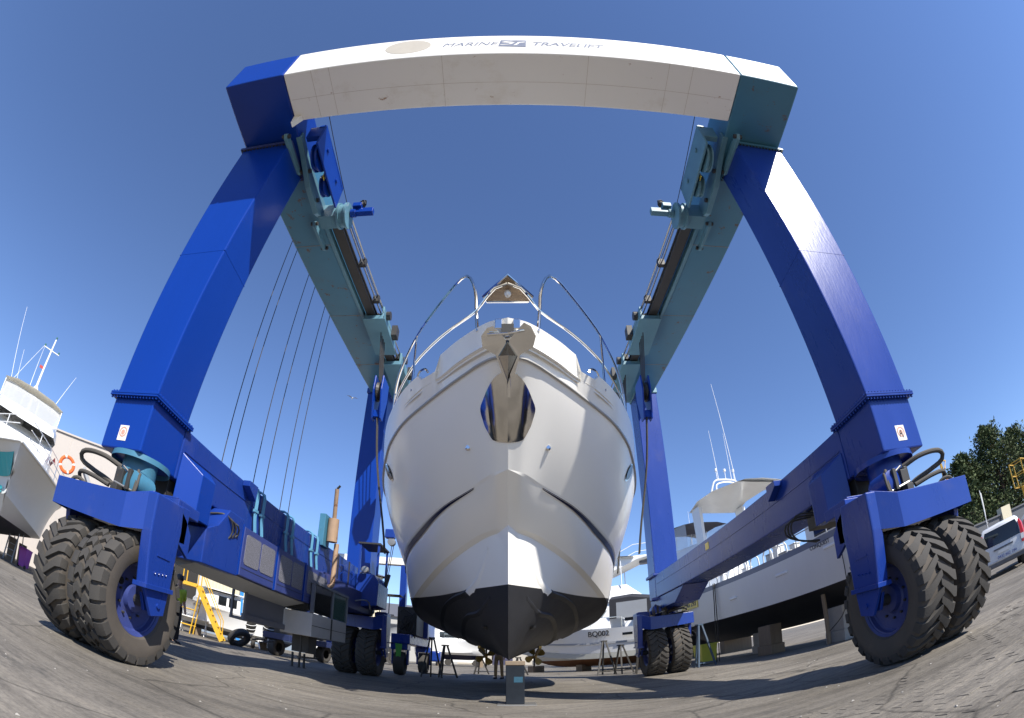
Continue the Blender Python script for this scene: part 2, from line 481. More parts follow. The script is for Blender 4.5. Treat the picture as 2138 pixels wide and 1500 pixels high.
# ------------------------------------------------------------------ the big boat hoist
hoist = thing('boat_hoist', 'huge blue travelling boat hoist straddling the white motor yacht', 'boat hoist', (0, 0, 0))
YF, YR, DEP = 4.80, 16.45, .86
def column(s, y0, front):
    top = 9.24 if front else 10.3
    xo, xi0, xi1 = 5.46, 4.63, 4.34
    m = blue if s < 0 else blue_old
    def xin(z): return xi0 + (xi1 - xi0) * max(0, (z - 3.42) / (9.25 - 3.42)) if front else xi0
    b = MB()
    lean = .07 if front else 0
    def ring(z):
        k = max(0, (z - 3.42) / 5.8); yy = y0 + lean * k
        return [(s * xo, yy, z), (s * xin(z), yy, z), (s * xin(z), yy + DEP + .05 * k, z), (s * xo, yy + DEP + .05 * k, z)]
    b.hexa(ring(2.63), ring(3.39)); b.hexa(ring(3.45), ring(top - (.06 if front else 0)))
    c = b.build('column', m, hoist, bevel=.022)
    if not front:
        k = MB()
        k.prism([(y0 - .04, 10.3), (y0 + DEP + .04, 10.3), (y0 + DEP + .04, 10.55), (y0 + DEP * .5, 10.95), (y0 - .04, 10.5)], 'x', s * (xo + .04), s * (xi0 - .04))
        k.build('cap', blue_old if s < 0 else teal_pale, c, bevel=.02)
    for z, w in (((3.39, .075), (top - .10, .05)) if front else ((3.39, .075),)):
        r = ring(z); f = MB()
        x0, x1 = r[0][0] + s * w, r[1][0] - s * w; ya, yb = r[0][1] - w, r[2][1] + w
        f.box(x0, x1, ya, yb, z, z + .028); f.box(x0, x1, ya, yb, z + .033, z + .061)
        f.build('flange', (m if z < 5 else (teal if s > 0 else blue_dusty)), c, bevel=.004)
        q = MB()
        nx = 16
        for i in range(nx):
            t = (i + .5) / nx
            for X, Y in ((x0 + (x1 - x0) * t, ya + .03), (x1 + s * .03, ya + (yb - ya) * t)):
                q.lathe([(0, z - .03), (.016, z - .03), (.016, z + .085), (0, z + .085)], 6, 'z', (X, Y, 0))
        tag(q.build('bolts', (m if z < 5 else grease), c), kind='stuff')
    if front:
        r = ring(6.1); wl_ = MB(); wl_.box(r[0][0] + s * .003, r[1][0] - s * .003, r[0][1] - .003, r[2][1] + .003, 6.095, 6.105); wl_.build('weld_line', m, c)
    if front:
        st = MB(); st.box(s * 4.975, s * 5.155, y0 - .004, y0 + .01, 2.75, 2.97)
        sk = st.build('notice', mat('white sticker', (.75, .72, .66), .5, var=.08), c)
        em = MB(); em.lathe([(.075, y0 - .0062), (.055, y0 - .0062)], 20, 'y', (s * 5.065, 0, 2.875))
        em.lathe([(.038, y0 - .0062), (.0, y0 - .0062)], 12, 'y', (s * 5.065, 0, 2.87))
        em.build('emblem', mat('faded red print', (.55, .30, .22), .6, var=.2), sk)
        if s > 0:
            em2 = MB()
            for a, d in (((5.05, 2.89), (5.02, 2.80)), ((5.06, 2.90), (5.09, 2.79)), ((5.04, 2.85), (5.08, 2.85))):
                em2.bar((a[0], y0 - .0068, a[1]), (d[0], y0 - .0068, d[1]), .012, .003)
            em2.build('mark', ink, sk)
    return c
cols = {}
for s in (-1, 1):
    cols[(s, 'f')] = column(s, YF, True); cols[(s, 'r')] = column(s, YR, False)

# cross beam and its end knuckles
b = MB(); b.box(-4.15, 4.15, 3.35, 4.43, 9.25, 10.23)
beam = b.build('cross_beam', beam_white, hoist, bevel=.03)
sm = MB()
for x in (-3.6, -3.25, -1.2, 1.3, 2.75, 3.2): sm.box(x, x + .008, 3.36, 4.42, 9.2485, 9.252)
sm.box(-4.1, 4.1, 3.93, 3.938, 9.2485, 9.252)
sm.build_each('weld_seam', mat('stained weld', (.60, .54, .45), .6, var=.3), beam)
gs = MB(); gs.prism([(-4.15, 9.245), (-3.98, 9.245), (-4.13, 9.0)], 'y', 4.3, 4.42); gs.build('gusset', beam_white, beam)
text_mesh('lettering', 'MARINE', .26, faded_print, beam, (-.76, 3.347, 9.745), (math.pi / 2, 0, 0), 1.05, .30, .001, 0)
text_mesh('lettering', 'TRAVELIFT', .26, faded_print, beam, (.96, 3.347, 9.735), (math.pi / 2, 0, 0), 1.02, .30, .001, .004)
lg = MB()
lg.prism([(-.24, 9.60), (.24, 9.56), (.25, 9.92), (-.20, 9.93)], 'y', 3.344, 3.349)
lgo = lg.build('logo', faded_print, beam)
lw = MB()
for p in ([(-.19, 9.66), (-.02, 9.70), (.05, 9.79), (-.14, 9.82), (.02, 9.86), (.1, 9.83), (.0, 9.88), (-.12, 9.86), (-.19, 9.81), (-.02, 9.76), (-.06, 9.71), (-.22, 9.68)],
          [(.02, 9.64), (.08, 9.66), (.14, 9.78), (.22, 9.80), (.23, 9.84), (.11, 9.81), (.05, 9.69)]):
    lw.prism(p, 'y', 3.341, 3.3435)
lw.build_each('logo_mark', beam_white, lgo)
pt = MB(); n = 28
pt.prism([(-1.87 + .42 * math.cos(2 * math.pi * k / n), 9.80 + .34 * math.sin(2 * math.pi * k / n)) for k in range(n)], 'y', 3.346, 3.349)
pt.build('faded_patch', old_white, beam)
for s in (-1, 1):
    k = MB()
    k.prism([(3.35, 9.253), (4.95, 9.253), (5.82, 9.253), (5.82, 10.05), (5.3, 10.23), (3.35, 10.23)], 'x', s * 4.16, s * 5.45)
    k.build('beam_knuckle', blue if s < 0 else teal, hoist, bevel=.03)

# longitudinal top beams with their trolley tracks
SL = .092
def zt(y): return 9.25 + SL * (y - 4.79)
for s in (-1, 1):
    b = MB()
    y0, y1 = 5.55, 17.4
    def ring(y, xa, xb, za, zb): return [(s * xa, y, zt(y) + za), (s * xb, y, zt(y) + za), (s * xb, y, zt(y) + zb), (s * xa, y, zt(y) + zb)]
    b.hexa(ring(y0, 5.34, 4.34, 0, .95), ring(y1, 5.34, 4.34, 0, .95))
    tb = b.build('top_beam', teal, hoist, bevel=.03)
    b = MB(); b.hexa(ring(7.3, 4.335, 4.24, -.05, .12), ring(y1 - .2, 4.335, 4.24, -.05, .12))
    b.build('lower_lip', teal_pale, tb, bevel=.01)
    b = MB(); b.hexa(ring(7.4, 4.235, 3.90, .12, .17), ring(y1 - .3, 4.235, 3.90, .12, .17))
    b.hexa(ring(7.4, 3.99, 3.93, -.06, .115), ring(y1 - .3, 3.99, 3.93, -.06, .115)); b.hexa(ring(7.4, 4.10, 3.86, -.10, -.062), ring(y1 - .3, 4.10, 3.86, -.10, -.062))
    b.build('trolley_track', grease, tb, bevel=.004)
    # weld seam across the underside
    for yy in (8.1, 11.2, 14.2):
        q = MB(); q.box(s * 5.33, s * 4.35, yy, yy + .012, zt(yy) - .004, zt(yy) + .02); q.build_each('weld_seam', rusty, tb)
    # small lug plates under the beam and on the column head
    for (ya, yb, xa) in ((7.15, 8.05, 4.42), (4.62, 5.62, 4.30)):
        q = MB(); za = zt((ya + yb) / 2) - (.02 if ya > 6 else .02)
        q.prism([(ya, za - .12), (yb, za - .06), (yb + .03, za - .16), (yb - .05, za - .22), (ya + .03, za - .28), (ya - .05, za - .2)], 'x', s * xa, s * (xa + .07))
        lug = q.build('link_plate', teal_pale, hoist, bevel=.006)
        q = MB()
        for yy, dz in ((ya + .02, -.2), (yb - .03, -.13)): q.lathe([(0, s * (xa - .05)), (.045, s * (xa - .05)), (.045, s * (xa + .12)), (0, s * (xa + .12))], 10, 'x', (0, yy, za + dz))
        q.build_each('pin', grease, lug)
    # curved hanger plate
    q = MB()
    prof = [(4.80, 9.24), (5.2, 9.20), (5.9, 8.98), (6.6, 8.95), (7.15, 9.30), (7.15, 9.48), (6.5, 9.45), (5.6, 9.36), (4.80, 9.44)]
    q.prism(prof, 'x', s * 4.12, s * 4.24)
    hp = q.build('hanger_plate', teal_pale, hoist, bevel=.015)
    q = MB()
    for yy, zz, r in ((5.6, 9.15, .05), (6.35, 9.1, .05), (6.9, 9.3, .04)): q.lathe([(0, s * 4.07), (r, s * 4.07), (r, s * 4.12)], 12, 'x', (0, yy, zz))
    q.build_each('bolt_head', grease, hp)
    # sheave housing: blue on one side, pale blue on the other
    hm = blue if s < 0 else teal_pale
    q = MB()
    q.box(s * 3.70, s * 3.745, 4.86, 6.55, 9.02, 9.72); q.box(s * 3.745, s * 3.86, 4.86, 6.55, 9.62, 9.72)
    q.box(s * 3.745, s * 4.05, 4.86, 4.98, 9.3, 9.68)
    for yy in (5.3, 6.1): q.lathe([(0, s * 3.665), (.05, s * 3.665), (.05, s * 3.70)], 10, 'x', (0, yy, 9.4))
    hs = q.build('sheave_housing', hm, hoist, bevel=.01)
    for yy, zz, rr in ((5.35, 9.22, .30), (6.05, 9.18, .24)):
        q = MB(); q.lathe([(0, s * 3.80), (rr, s * 3.80), (rr, s * 3.84)], 28, 'x', (0, yy, zz)); q.lathe([(rr - .04, s * 3.84), (rr - .07, s * 3.87), (rr - .04, s * 3.90), (rr, s * 3.90), (rr, s * 3.93), (0, s * 3.93)], 28, 'x', (0, yy, zz))
        sh = q.build('sheave', hm, hs, smooth=True)
        q = MB(); q.lathe([(0, s * 3.77), (.045, s * 3.77), (.045, s * 3.80)], 10, 'x', (0, yy, zz)); q.build_each('pin', grease, hs)
    q = MB(); q.box(s * 3.794, s * 3.80, 5.68, 5.80, 9.02, 9.14); q.build('warning_label', plate_yellow, hs)
    # winch drive with hydraulic motor
    q = MB()
    q.lathe([(0, s * 3.55), (.30, s * 3.55), (.30, s * 3.60)], 24, 'x', (0, 6.95, 9.22)); q.lathe([(.26, s * 3.60), (.26, s * 3.72), (.30, s * 3.72), (.30, s * 3.77), (0, s * 3.77)], 24, 'x', (0, 6.95, 9.22))
    q.box(s * 3.78, s * 4.2, 6.78, 7.15, 9.05, 9.45)
    wd = q.build('winch_drive', teal_pale, hoist, smooth=True)
    q = MB(); q.box(s * 3.02, s * 3.42, 6.92, 7.06, 9.30, 9.44); q.lathe([(0, s * 3.42), (.10, s * 3.42), (.10, s * 3.54), (0, s * 3.54)], 14, 'x', (0, 6.99, 9.34))
    q.box(s * 3.30, s * 3.5, 6.85, 7.1, 9.44, 9.56)
    q.build('hydraulic_motor', blue if s < 0 else teal_pale, wd, bevel=.008)
    q = MB()
    for k in range(4):
        q.tube(resample([(s * 3.35, 6.95 + .05 * k, 9.5), (s * (3.3 - .02 * k), 6.92, 9.62 + .02 * k), (s * 3.5, 7.05, 9.66), (s * 3.72, 7.2 + .04 * k, 9.48), (s * 3.9, 7.3, 9.3)], 14), .018, 6)
    q.build_each('hydraulic_hose', black, wd, smooth=True)
    # pipes and ropes beside the track
    q = MB()
    for dx, dz, r in ((3.80, .16, .018), (3.74, .05, .012), (3.70, .20, .022)):
        q.tube([(s * dx, 7.2, zt(7.2) + dz), (s * dx, 17.0, zt(17.0) + dz)], r, 6)
    q.build_each('pipe_run', steel, tb)
    q = MB(); q.tube([(s * 3.66, 4.4, 9.85), (s * 3.68, 6.9, 9.62)], .009, 5); q.tube([(s * 3.66, 7.1, 9.4), (s * 3.62, 12.5, 9.95)], .009, 5)
    q.build_each('wire_rope', rope, tb)
    q = MB()
    for yy in (8.9, 10.5, 13.8): q.box(s * 3.66, s * 3.84, yy, yy + .12, zt(yy) + .0, zt(yy) + .2)
    q.build_each('pipe_clamp', grease, tb)
    # hoist trolleys, ropes, lower blocks, slings
    for yt in (11.9, 14.6):
        z0 = zt(yt)
        q = MB(); q.box(s * 3.62, s * 3.68, yt - .85, yt + .85, z0 - .32, z0 + .12); q.box(s * 4.12, s * 4.18, yt - .85, yt + .85, z0 - .32, z0 - .12)
        q.box(s * 3.62, s * 4.18, yt - .86, yt - .80, z0 - .34, z0 - .2); q.box(s * 3.62, s * 4.18, yt + .8, yt + .86, z0 - .34, z0 - .2)
        q.box(s * 3.55, s * 4.2, yt - .9, yt + .9, z0 - .36, z0 - .34)
        tr = q.build('trolley', teal_pale, hoist, bevel=.006)
        q = MB()
        for yy in (yt - .6, yt - .2, yt + .2, yt + .6):
            q.lathe([(0, s * 3.72), (.17, s * 3.72), (.13, s * 3.78), (.17, s * 3.84), (0, s * 3.84)], 16, 'x', (0, yy, z0 - .12))
        q.lathe([(0, s * 3.50), (.13, s * 3.50), (.13, s * 3.62)], 14, 'x', (0, yt - .5, z0 + .05)); q.box(s * 3.45, s * 3.62, yt + .2, yt + .5, z0 - .1, z0 + .25)
        q.build_each('trolley_sheave', grease, tr)
        q = MB()
        for k, dy in enumerate((-.25, -.08, .08, .25)): q.tube([(s * 3.80, yt + dy, z0 - .25), (s * 3.62, yt + dy * .8, 7.95)], .016, 5)
        q.build_each('hoist_rope', rope, tr)
        q = MB()
        q.prism([(yt - .32, 8.05), (yt + .32, 8.05), (yt + .36, 7.6), (yt + .12, 6.85), (yt - .12, 6.85), (yt - .36, 7.6)], 'x', s * 3.46, s * 3.50)
        q.prism([(yt - .32, 8.05), (yt + .32, 8.05), (yt + .36, 7.6), (yt + .12, 6.85), (yt - .12, 6.85), (yt - .36, 7.6)], 'x', s * 3.68, s * 3.72)
        q.box(s * 3.50, s * 3.68, yt - .1, yt + .1, 6.9, 7.1)
        lb = q.build('lower_block', blue, tr, bevel=.008)
        q = MB(); q.lathe([(0, s * 3.52), (.28, s * 3.52), (.24, s * 3.59), (.28, s * 3.66), (0, s * 3.66)], 20, 'x', (0, yt, 7.7)); q.build('block_sheave', grease, lb)
        xw = 2.98
        q = MB()
        path = resample([(s * 3.58, yt, 6.95), (s * 3.42, yt, 5.6), (s * (xw + .12), yt, 3.9), (s * (xw + .03), yt, 3.25)], 10)
        for a, bb in zip(path[:-1], path[1:]): q.hexa([(a.x - .012, yt - .07, a.z), (a.x + .012, yt - .07, a.z), (a.x + .012, yt + .07, a.z), (a.x - .012, yt + .07, a.z)], [(bb.x - .012, yt - .07, bb.z), (bb.x + .012, yt - .07, bb.z), (bb.x + .012, yt + .07, bb.z), (bb.x - .012, yt + .07, bb.z)])
        q.build('sling', canvas, tr)

# side rails at the bottom
for s in (-1, 1):
    m = blue_old
    b = MB(); b.box(s * 4.632, s * 5.455, YF + DEP + .01, YR - .01, 2.63, 3.40)
    rl = b.build('side_rail', m, hoist, bevel=.02)
    b = MB(); b.box(s * 4.622, s * 4.632, YF + DEP + .1, YR - .1, 3.08, 3.10); b.build('weld_bead', m, rl)
    b = MB()
    b.prism([(13.7, 2.62), (YR + DEP, 2.62), (YR + DEP, 2.22), (14.6, 2.22)], 'x', s * 4.66, s * 5.43); b.build('rail_foot', m, rl, bevel=.015)
    # steering-gear guard
    b = MB()
    x1, x0 = 4.631, 4.30
    b.add([(s * x1, 5.72, 2.22), (s * x0, 5.92, 2.17), (s * x0, 6.30, 2.17), (s * x1, 6.55, 2.22), (s * x1, 5.72, 3.06), (s * x0, 5.92, 2.82), (s * x0, 6.30, 2.82), (s * x1, 6.55, 3.06)],
          [(3, 2, 1, 0), (4, 5, 6, 7), (0, 1, 5, 4), (1, 2, 6, 5), (2, 3, 7, 6), (3, 0, 4, 7)])
    b.build('steering_guard', blue if s < 0 else blue_old, hoist, bevel=.012)
    b = MB(); b.box(s * 4.75, s * 5.4, 5.7, 7.2, 2.30, 2.625); b.build('under_frame', grease, hoist, bevel=.01)
    b = MB(); b.prism([(7.62, 3.40), (7.95, 3.40), (7.95, 3.12), (7.62, 3.30)], 'x', s * 4.628, s * 4.48); b.build('bracket', m, rl, bevel=.006)
    q = MB()
    for k in range(3):
        q.tube(resample([(s * 4.66, 6.72 + .10 * k, 2.48), (s * (4.34 - .03 * k), 6.85 + .10 * k, 2.52 - .03 * k), (s * 4.28, 7.0 + .10 * k, 2.34), (s * 4.36, 6.95 + .10 * k, 2.14 + .04 * k), (s * 4.66, 6.78 + .05 * k, 2.05)], 14), .016, 7)
    q.build_each('hydraulic_hose', black, rl, smooth=True)

# hydraulic pipes hung over the left rail, and the wire ropes above it
for yy in (8.13, 8.42, 9.58, 9.90, 11.06, 11.42):
    q = MB()
    for k, dy in enumerate((0, .055)):
        q.tube(resample([(-4.95, yy + dy, 3.44), (-4.68, yy + dy, 3.46), (-4.585, yy + dy, 3.40), (-4.57, yy + dy, 3.2), (-4.57, yy + dy + .01, 2.9), (-4.55, yy + dy + .06, 2.62)], 14), .021, 7)
    q.box(-4.60, -4.54, yy - .04, yy + .10, 2.98, 3.03)
    q.build('hydraulic_pipe', cyan_pipe, hoist, smooth=True)
for yy in (7.42, 7.76, 8.70, 9.21, 10.10, 10.56):
    q = MB(); q.tube([(-5.05, yy, 3.40), (-5.40, yy * 1.075, zt(yy) + .35)], .010, 5); q.build_each('wire_rope', rope, hoist)

# wheels
TR, TW = .81, .60
def tyre(block):
    b = MB(); w = TW / 2
    b.lathe([(.42, -.20), (.47, -.265), (.56, -.295), (.66, -.298), (.725, -.285), (.757, -.25), (.765, -.12), (.767, 0), (.765, .12), (.757, .25), (.725, .285), (.66, .298), (.56, .295), (.47, .265), (.42, .20)], 72, 'x')
    for i in range(len(b.mi)): b.mi[i] = 0
    b.cur = 1
    def lug(pts, r0=.745, r1=TR):          # pts: list of (angle, x) quads along the lug: (a0,a1,x)
        rows = []
        for a0, a1, x, rt, rb in pts:
            rows.append([(x, rb * math.cos(a0), rb * math.sin(a0)), (x, rt * math.cos(a0 + .004), rt * math.sin(a0 + .004)), (x, rt * math.cos((a0 + a1) / 2), rt * math.sin((a0 + a1) / 2)), (x, rt * math.cos(a1 - .004), rt * math.sin(a1 - .004)), (x, rb * math.cos(a1), rb * math.sin(a1))])
        vs = [p for r in rows for p in r]; m = len(rows); fs = []
        for i in range(m - 1):
            for k in range(4): fs.append((i * 5 + k, i * 5 + k + 1, (i + 1) * 5 + k + 1, (i + 1) * 5 + k))
        fs.append((0, 1, 2, 3, 4)); fs.append(tuple((m - 1) * 5 + k for k in range(5))[::-1])
        b.add(vs, fs, 1)
    if block:
        N = 24; st = 2 * math.pi / N
        for i in range(N):
            for sd in (-1, 1):
                a = i * st + (st / 2 if sd > 0 else 0); wd = st * .78
                lug([(a, a + wd, sd * .155, .808, .75), (a + .01, a + wd + .01, sd * .24, .803, .74), (a + .02, a + wd + .02, sd * .292, .775, .71), (a + .02, a + wd + .02, sd * .304, .715, .68)])
                a2 = a + st * .45
                lug([(a2 - .03, a2 + wd * .72 - .03, sd * .012, .808, .75), (a2 + .05, a2 + wd * .72 + .05, sd * .075, .810, .75), (a2 - .02, a2 + wd * .72 - .02, sd * .142, .808, .75)])
    else:
        N = 26; st = 2 * math.pi / N
        for i in range(N):
            for sd in (-1, 1):
                a = i * st + (st / 2 if sd > 0 else 0); wd = st * .66; k = -.20
                lug([(a + k, a + k + wd * .62, sd * -.02, .810, .75), (a + k * .55, a + k * .55 + wd * .8, sd * .10, .811, .75), (a + k * .1, a + k * .1 + wd, sd * .21, .806, .745), (a, a + wd, sd * .285, .780, .71), (a, a + wd, sd * .306, .715, .68)])
    me = b.build('tyre', [rubber_wall, rubber], None, smooth=True, angle=28)
    return me
def rim_mesh(m, nm):
    b = MB()
    b.lathe([(.42, -.21), (.445, -.235), (.445, -.215), (.405, -.19), (.395, -.13), (.375, -.11), (.20, -.085), (.17, -.10), (.16, -.17), (.05, -.185), (0, -.185)], 40, 'x')
    b.lathe([(.42, .21), (.445, .235), (.405, .19), (.39, .12), (.20, .09), (0, .09)], 40, 'x')
    b.lathe([(.42, -.21), (.42, .21)], 40, 'x')
    return b.build(nm, m, None, smooth=True, angle=30)
T_block = tyre(True); T_chev = tyre(False)
rimL = rim_mesh(blue_dusty, 'wheel')
used = set()
def put_wheel(x, y, spin, blk, flip, yaw=0.):
    src = rimL
    r = src if 'r' not in used else src.copy()
    if 'r' in used: col.objects.link(r)
    used.add('r')
    r.parent = hoist; r.location = (x, y, TR - .012); r.rotation_euler = (spin, 0, yaw + (math.pi if flip else 0))
    t = T_block if blk else T_chev
    key = 'b' if blk else 'c'
    o = t if key not in used else t.copy()
    if key in used: col.objects.link(o)
    used.add(key)
    o.parent = r
    wn_ = MB()
    for k in range(10): wn_.lathe([(0, -.125), (.016, -.125), (.016, -.085)], 6, 'x', (0, .245 * math.cos(k * .628), .245 * math.sin(k * .628)))
    tag(wn_.build('wheel_nuts', grease, r), kind='stuff')
    hb = MB(); hb.lathe([(0, -.115), (.045, -.115), (.045, -.095)], 12, 'x', (0, .28, .08)); hb.build('hand_hole', mat('hole black', (.004, .004, .004), .9, var=.1), r)
    return r
for s in (-1, 1):
    # the rim's dished side faces the middle of the hoist
    for yy, sp in ((4.80, .3), (16.2, 1.0)):
        put_wheel(s * 4.355, yy, sp, s < 0 and yy < 8, s < 0)
        put_wheel(s * 5.125, yy + .02, sp + .7, False, s < 0)

# wheel forks with their trays
def fork(s, dy, m):
    b = MB(); f = .018
    P = [(5.60, 4.30), (4.19, 4.30), (3.90, 4.46), (3.90, 5.25), (4.30, 5.60), (5.60, 5.60)]
    zb, ztp, fl = 1.60, 1.96, 1.70
    n = len(P)
    cx, cy_ = 4.8, 4.95
    inner = [(p[0] + (cx - p[0]) * .035, p[1] + (cy_ - p[1]) * .05) for p in P]
    zbs = [1.60, 1.53, 1.60, 1.66, 1.66, 1.62]
    zts = [1.96, 1.945, 2.06, 2.10, 2.02, 1.98]
    out_b = [(s * p[0], p[1] + dy, z) for p, z in zip(P, zbs)]; out_t = [(s * p[0], p[1] + dy, z) for p, z in zip(P, zts)]
    in_t = [(s * p[0], p[1] + dy, z) for p, z in zip(inner, zts)]; in_b = [(s * p[0], p[1] + dy, fl) for p in inner]
    vs = out_b + out_t + in_t + in_b
    fs = []
    for i in range(n):
        j = (i + 1) % n
        fs += [(i, j, n + j, n + i), (n + i, n + j, 2 * n + j, 2 * n + i), (2 * n + i, 2 * n + j, 3 * n + j, 3 * n + i)]
    fs.append(tuple(range(3 * n, 4 * n)))
    bot = [(s * p[0] * 1.0, p[1] + dy, 1.66) for p in P]
    b.add(vs, fs)
    b.box(s * 5.5, s * 4.1, 4.4 + dy, 5.5 + dy, 1.655, 1.69)
    fk = b.build('wheel_fork', m, hoist, bevel=.008)
    a = MB()
    def q(y, z): return (y + dy, z)
    a.prism([q(4.43, 2.04), q(4.98, 2.06), q(5.02, 1.75), q(4.97, 1.02), q(4.50, .98), q(4.44, 1.6)], 'x', s * 3.80, s * 3.965)
    ar = a.build('fork_arm', m, fk, bevel=.02)
    a = MB(); a.prism([q(4.47, 1.01), q(5.0, 1.04), q(5.0, .985), q(4.47, .955)], 'x', s * 3.775, s * 3.99); a.build('collar', m, ar, bevel=.004)
    a = MB(); a.prism([q(4.52, .96), q(4.98, .98), q(4.93, .70), q(4.70, .66)], 'x', s * 3.83, s * 3.88); a.build_each('axle_plate', m, ar, bevel=.006)
    a = MB(); a.prism([q(4.60, .90), q(4.98, .92), q(4.93, .70), q(4.68, .70)], 'x', s * 3.93, s * 3.975); a.build_each('axle_plate', m, ar, bevel=.006)
    a = MB()
    for k in range(4): a.lathe([(0, s * 3.80), (.012, s * 3.785), (.012, s * 3.80)], 8, 'x', (0, 4.62 + .07 * k + dy, 1.16 + .008 * k))
    a.lathe([(0, s * 3.81), (.03, s * 3.81), (.03, s * 3.83)], 10, 'x', (0, 4.80 + dy, .80))
    a.box(s * 3.79, s * 3.80, 4.62 + dy, 4.87 + dy, 1.36, 1.385)
    tag(a.build('bolts', m, ar), kind='stuff')
    a = MB(); a.prism([q(5.05, 2.06), q(5.22, 1.95), q(5.36, 1.80), q(5.36, 1.50), q(5.05, 1.68)], 'x', s * 3.90, s * 3.95); a.build('side_plate', m, fk, bevel=.005)
    a = MB(); a.box(s * 3.92, s * 4.35, 5.0 + dy, 5.5 + dy, 2.02, 2.16); a.box(s * 3.98, s * 4.3, 5.02 + dy, 5.45 + dy, 2.16, 2.19); a.build('brake_cover', m, fk, bevel=.01)
    a = MB(); a.lathe([(.20, .62), (.20, .93)], 4, 'z')
    # outer arm
    a = MB(); a.prism([q(4.55, 1.75), q(5.1, 1.75), q(4.98, .95), q(4.72, .95)], 'x', s * 5.50, s * 5.60); a.build('fork_arm', m, fk, bevel=.015)
    a = MB(); a.lathe([(0, s * 3.85), (.07, s * 3.85), (.07, s * 5.58), (0, s * 5.58)], 14, 'x', (0, 4.80 + dy, .80)); a.build('axle', grease, fk)
    # swivel pedestal
    a = MB(); a.lathe([(.36, 1.72), (.36, 2.05), (.27, 2.12), (.27, 2.64)], 28, 'z', (s * 4.95, 5.22 + dy, 0)); a.lathe([(.46, 2.56), (.46, 2.635)], 28, 'z', (s * 4.95, 5.22 + dy, 0))
    a.build('swivel', teal if s < 0 else blue_old, fk, smooth=True)
    a = MB(); a.lathe([(0, 4.62), (.15, 4.66), (.17, 4.75), (.17, 5.0)], 20, 'y', (s * 4.52, dy, 2.18)); a.build('accumulator', teal if s < 0 else blue_old, fk, smooth=True)
    return fk
forks = {}
for s in (-1, 1):
    forks[(s, 0)] = fork(s, 0, blue_old); forks[(s, 1)] = fork(s, 11.4, blue_old)
# loops of hose, valves and small pipes in the trays
def hoses(s, dy, seed):
    rg = random.Random(seed); fk = forks[(s, 0 if dy == 0 else 1)]
    y = lambda v: v + dy
    q = MB()
    q.tube(resample([(s * 4.82, y(4.72), 2.36), (s * 5.05, y(4.55), 2.42), (s * 5.42, y(4.50), 2.42), (s * 5.52, y(4.56), 2.33), (s * 5.35, y(4.66), 2.25), (s * 5.0, y(4.80), 2.14), (s * 4.9, y(4.85), 2.0)], 26), .034, 9)
    q.tube(resample([(s * 4.85, y(4.6), 2.06), (s * 5.15, y(4.5), 2.12), (s * 5.42, y(4.52), 2.13), (s * 5.45, y(4.62), 2.04), (s * 5.2, y(4.7), 2.0), (s * 4.9, y(4.75), 1.96)], 24), .030, 9)
    q.tube(resample([(s * 4.45, y(4.65), 1.85), (s * 4.42, y(4.66), 2.15), (s * 4.48, y(4.72), 2.35), (s * 4.56, y(4.8), 2.3), (s * 4.6, y(4.9), 2.0)], 18), .022, 8)
    q.tube(resample([(s * 4.40, y(4.55), 1.80), (s * 4.36, y(4.62), 2.1), (s * 4.42, y(4.7), 2.30), (s * 4.52, y(4.85), 2.2), (s * 4.55, y(4.95), 1.95)], 18), .018, 8)
    q.tube(resample([(s * 5.5, y(4.5), 1.80), (s * 5.45, y(4.45), 2.0), (s * 5.3, y(4.5), 2.02), (s * 5.2, y(4.65), 1.85)], 14), .026, 8)
    q.build_each('hose_loop', mat('dusty hose', (.07, .062, .052), .8, var=.3), fk, smooth=True)
    q = MB()
    for k in range(16):
        p = [(s * rg.uniform(4.35, 5.4), y(rg.uniform(4.45, 5.0)), rg.uniform(1.74, 1.98)) for _ in range(4)]
        p.sort(key=lambda v: abs(v[0])); q.tube(resample(p, 12), rg.uniform(.009, .018), 6)
    q.build_each('small_hose', black, fk, smooth=True)
    q = MB()
    q.box(s * 4.66, s * 4.78, y(4.62), y(4.76), 2.06, 2.30); q.box(s * 4.62, s * 4.74, y(4.52), y(4.64), 1.95, 2.08); q.box(s * 4.5, s * 4.56, y(4.6), y(4.66), 2.05, 2.32)
    q.lathe([(0, 1.9), (.06, 1.9), (.06, 2.34), (0, 2.34)], 12, 'z', (s * 4.80, y(4.7), 0))
    q.build_each('valve_block', grease, fk, bevel=.006)
    q = MB()
    q.tube([(s * 4.76, y(4.60), 2.12), (s * 4.46, y(4.66), 2.06)], .016, 8); q.tube([(s * 4.72, y(4.66), 2.36), (s * 4.54, y(4.7), 2.26)], .012, 8)
    q.build_each('steel_pipe', steel, fk, smooth=True)
for s in (-1, 1):
    hoses(s, 0, 3 + s); hoses(s, 11.4, 9 + s)

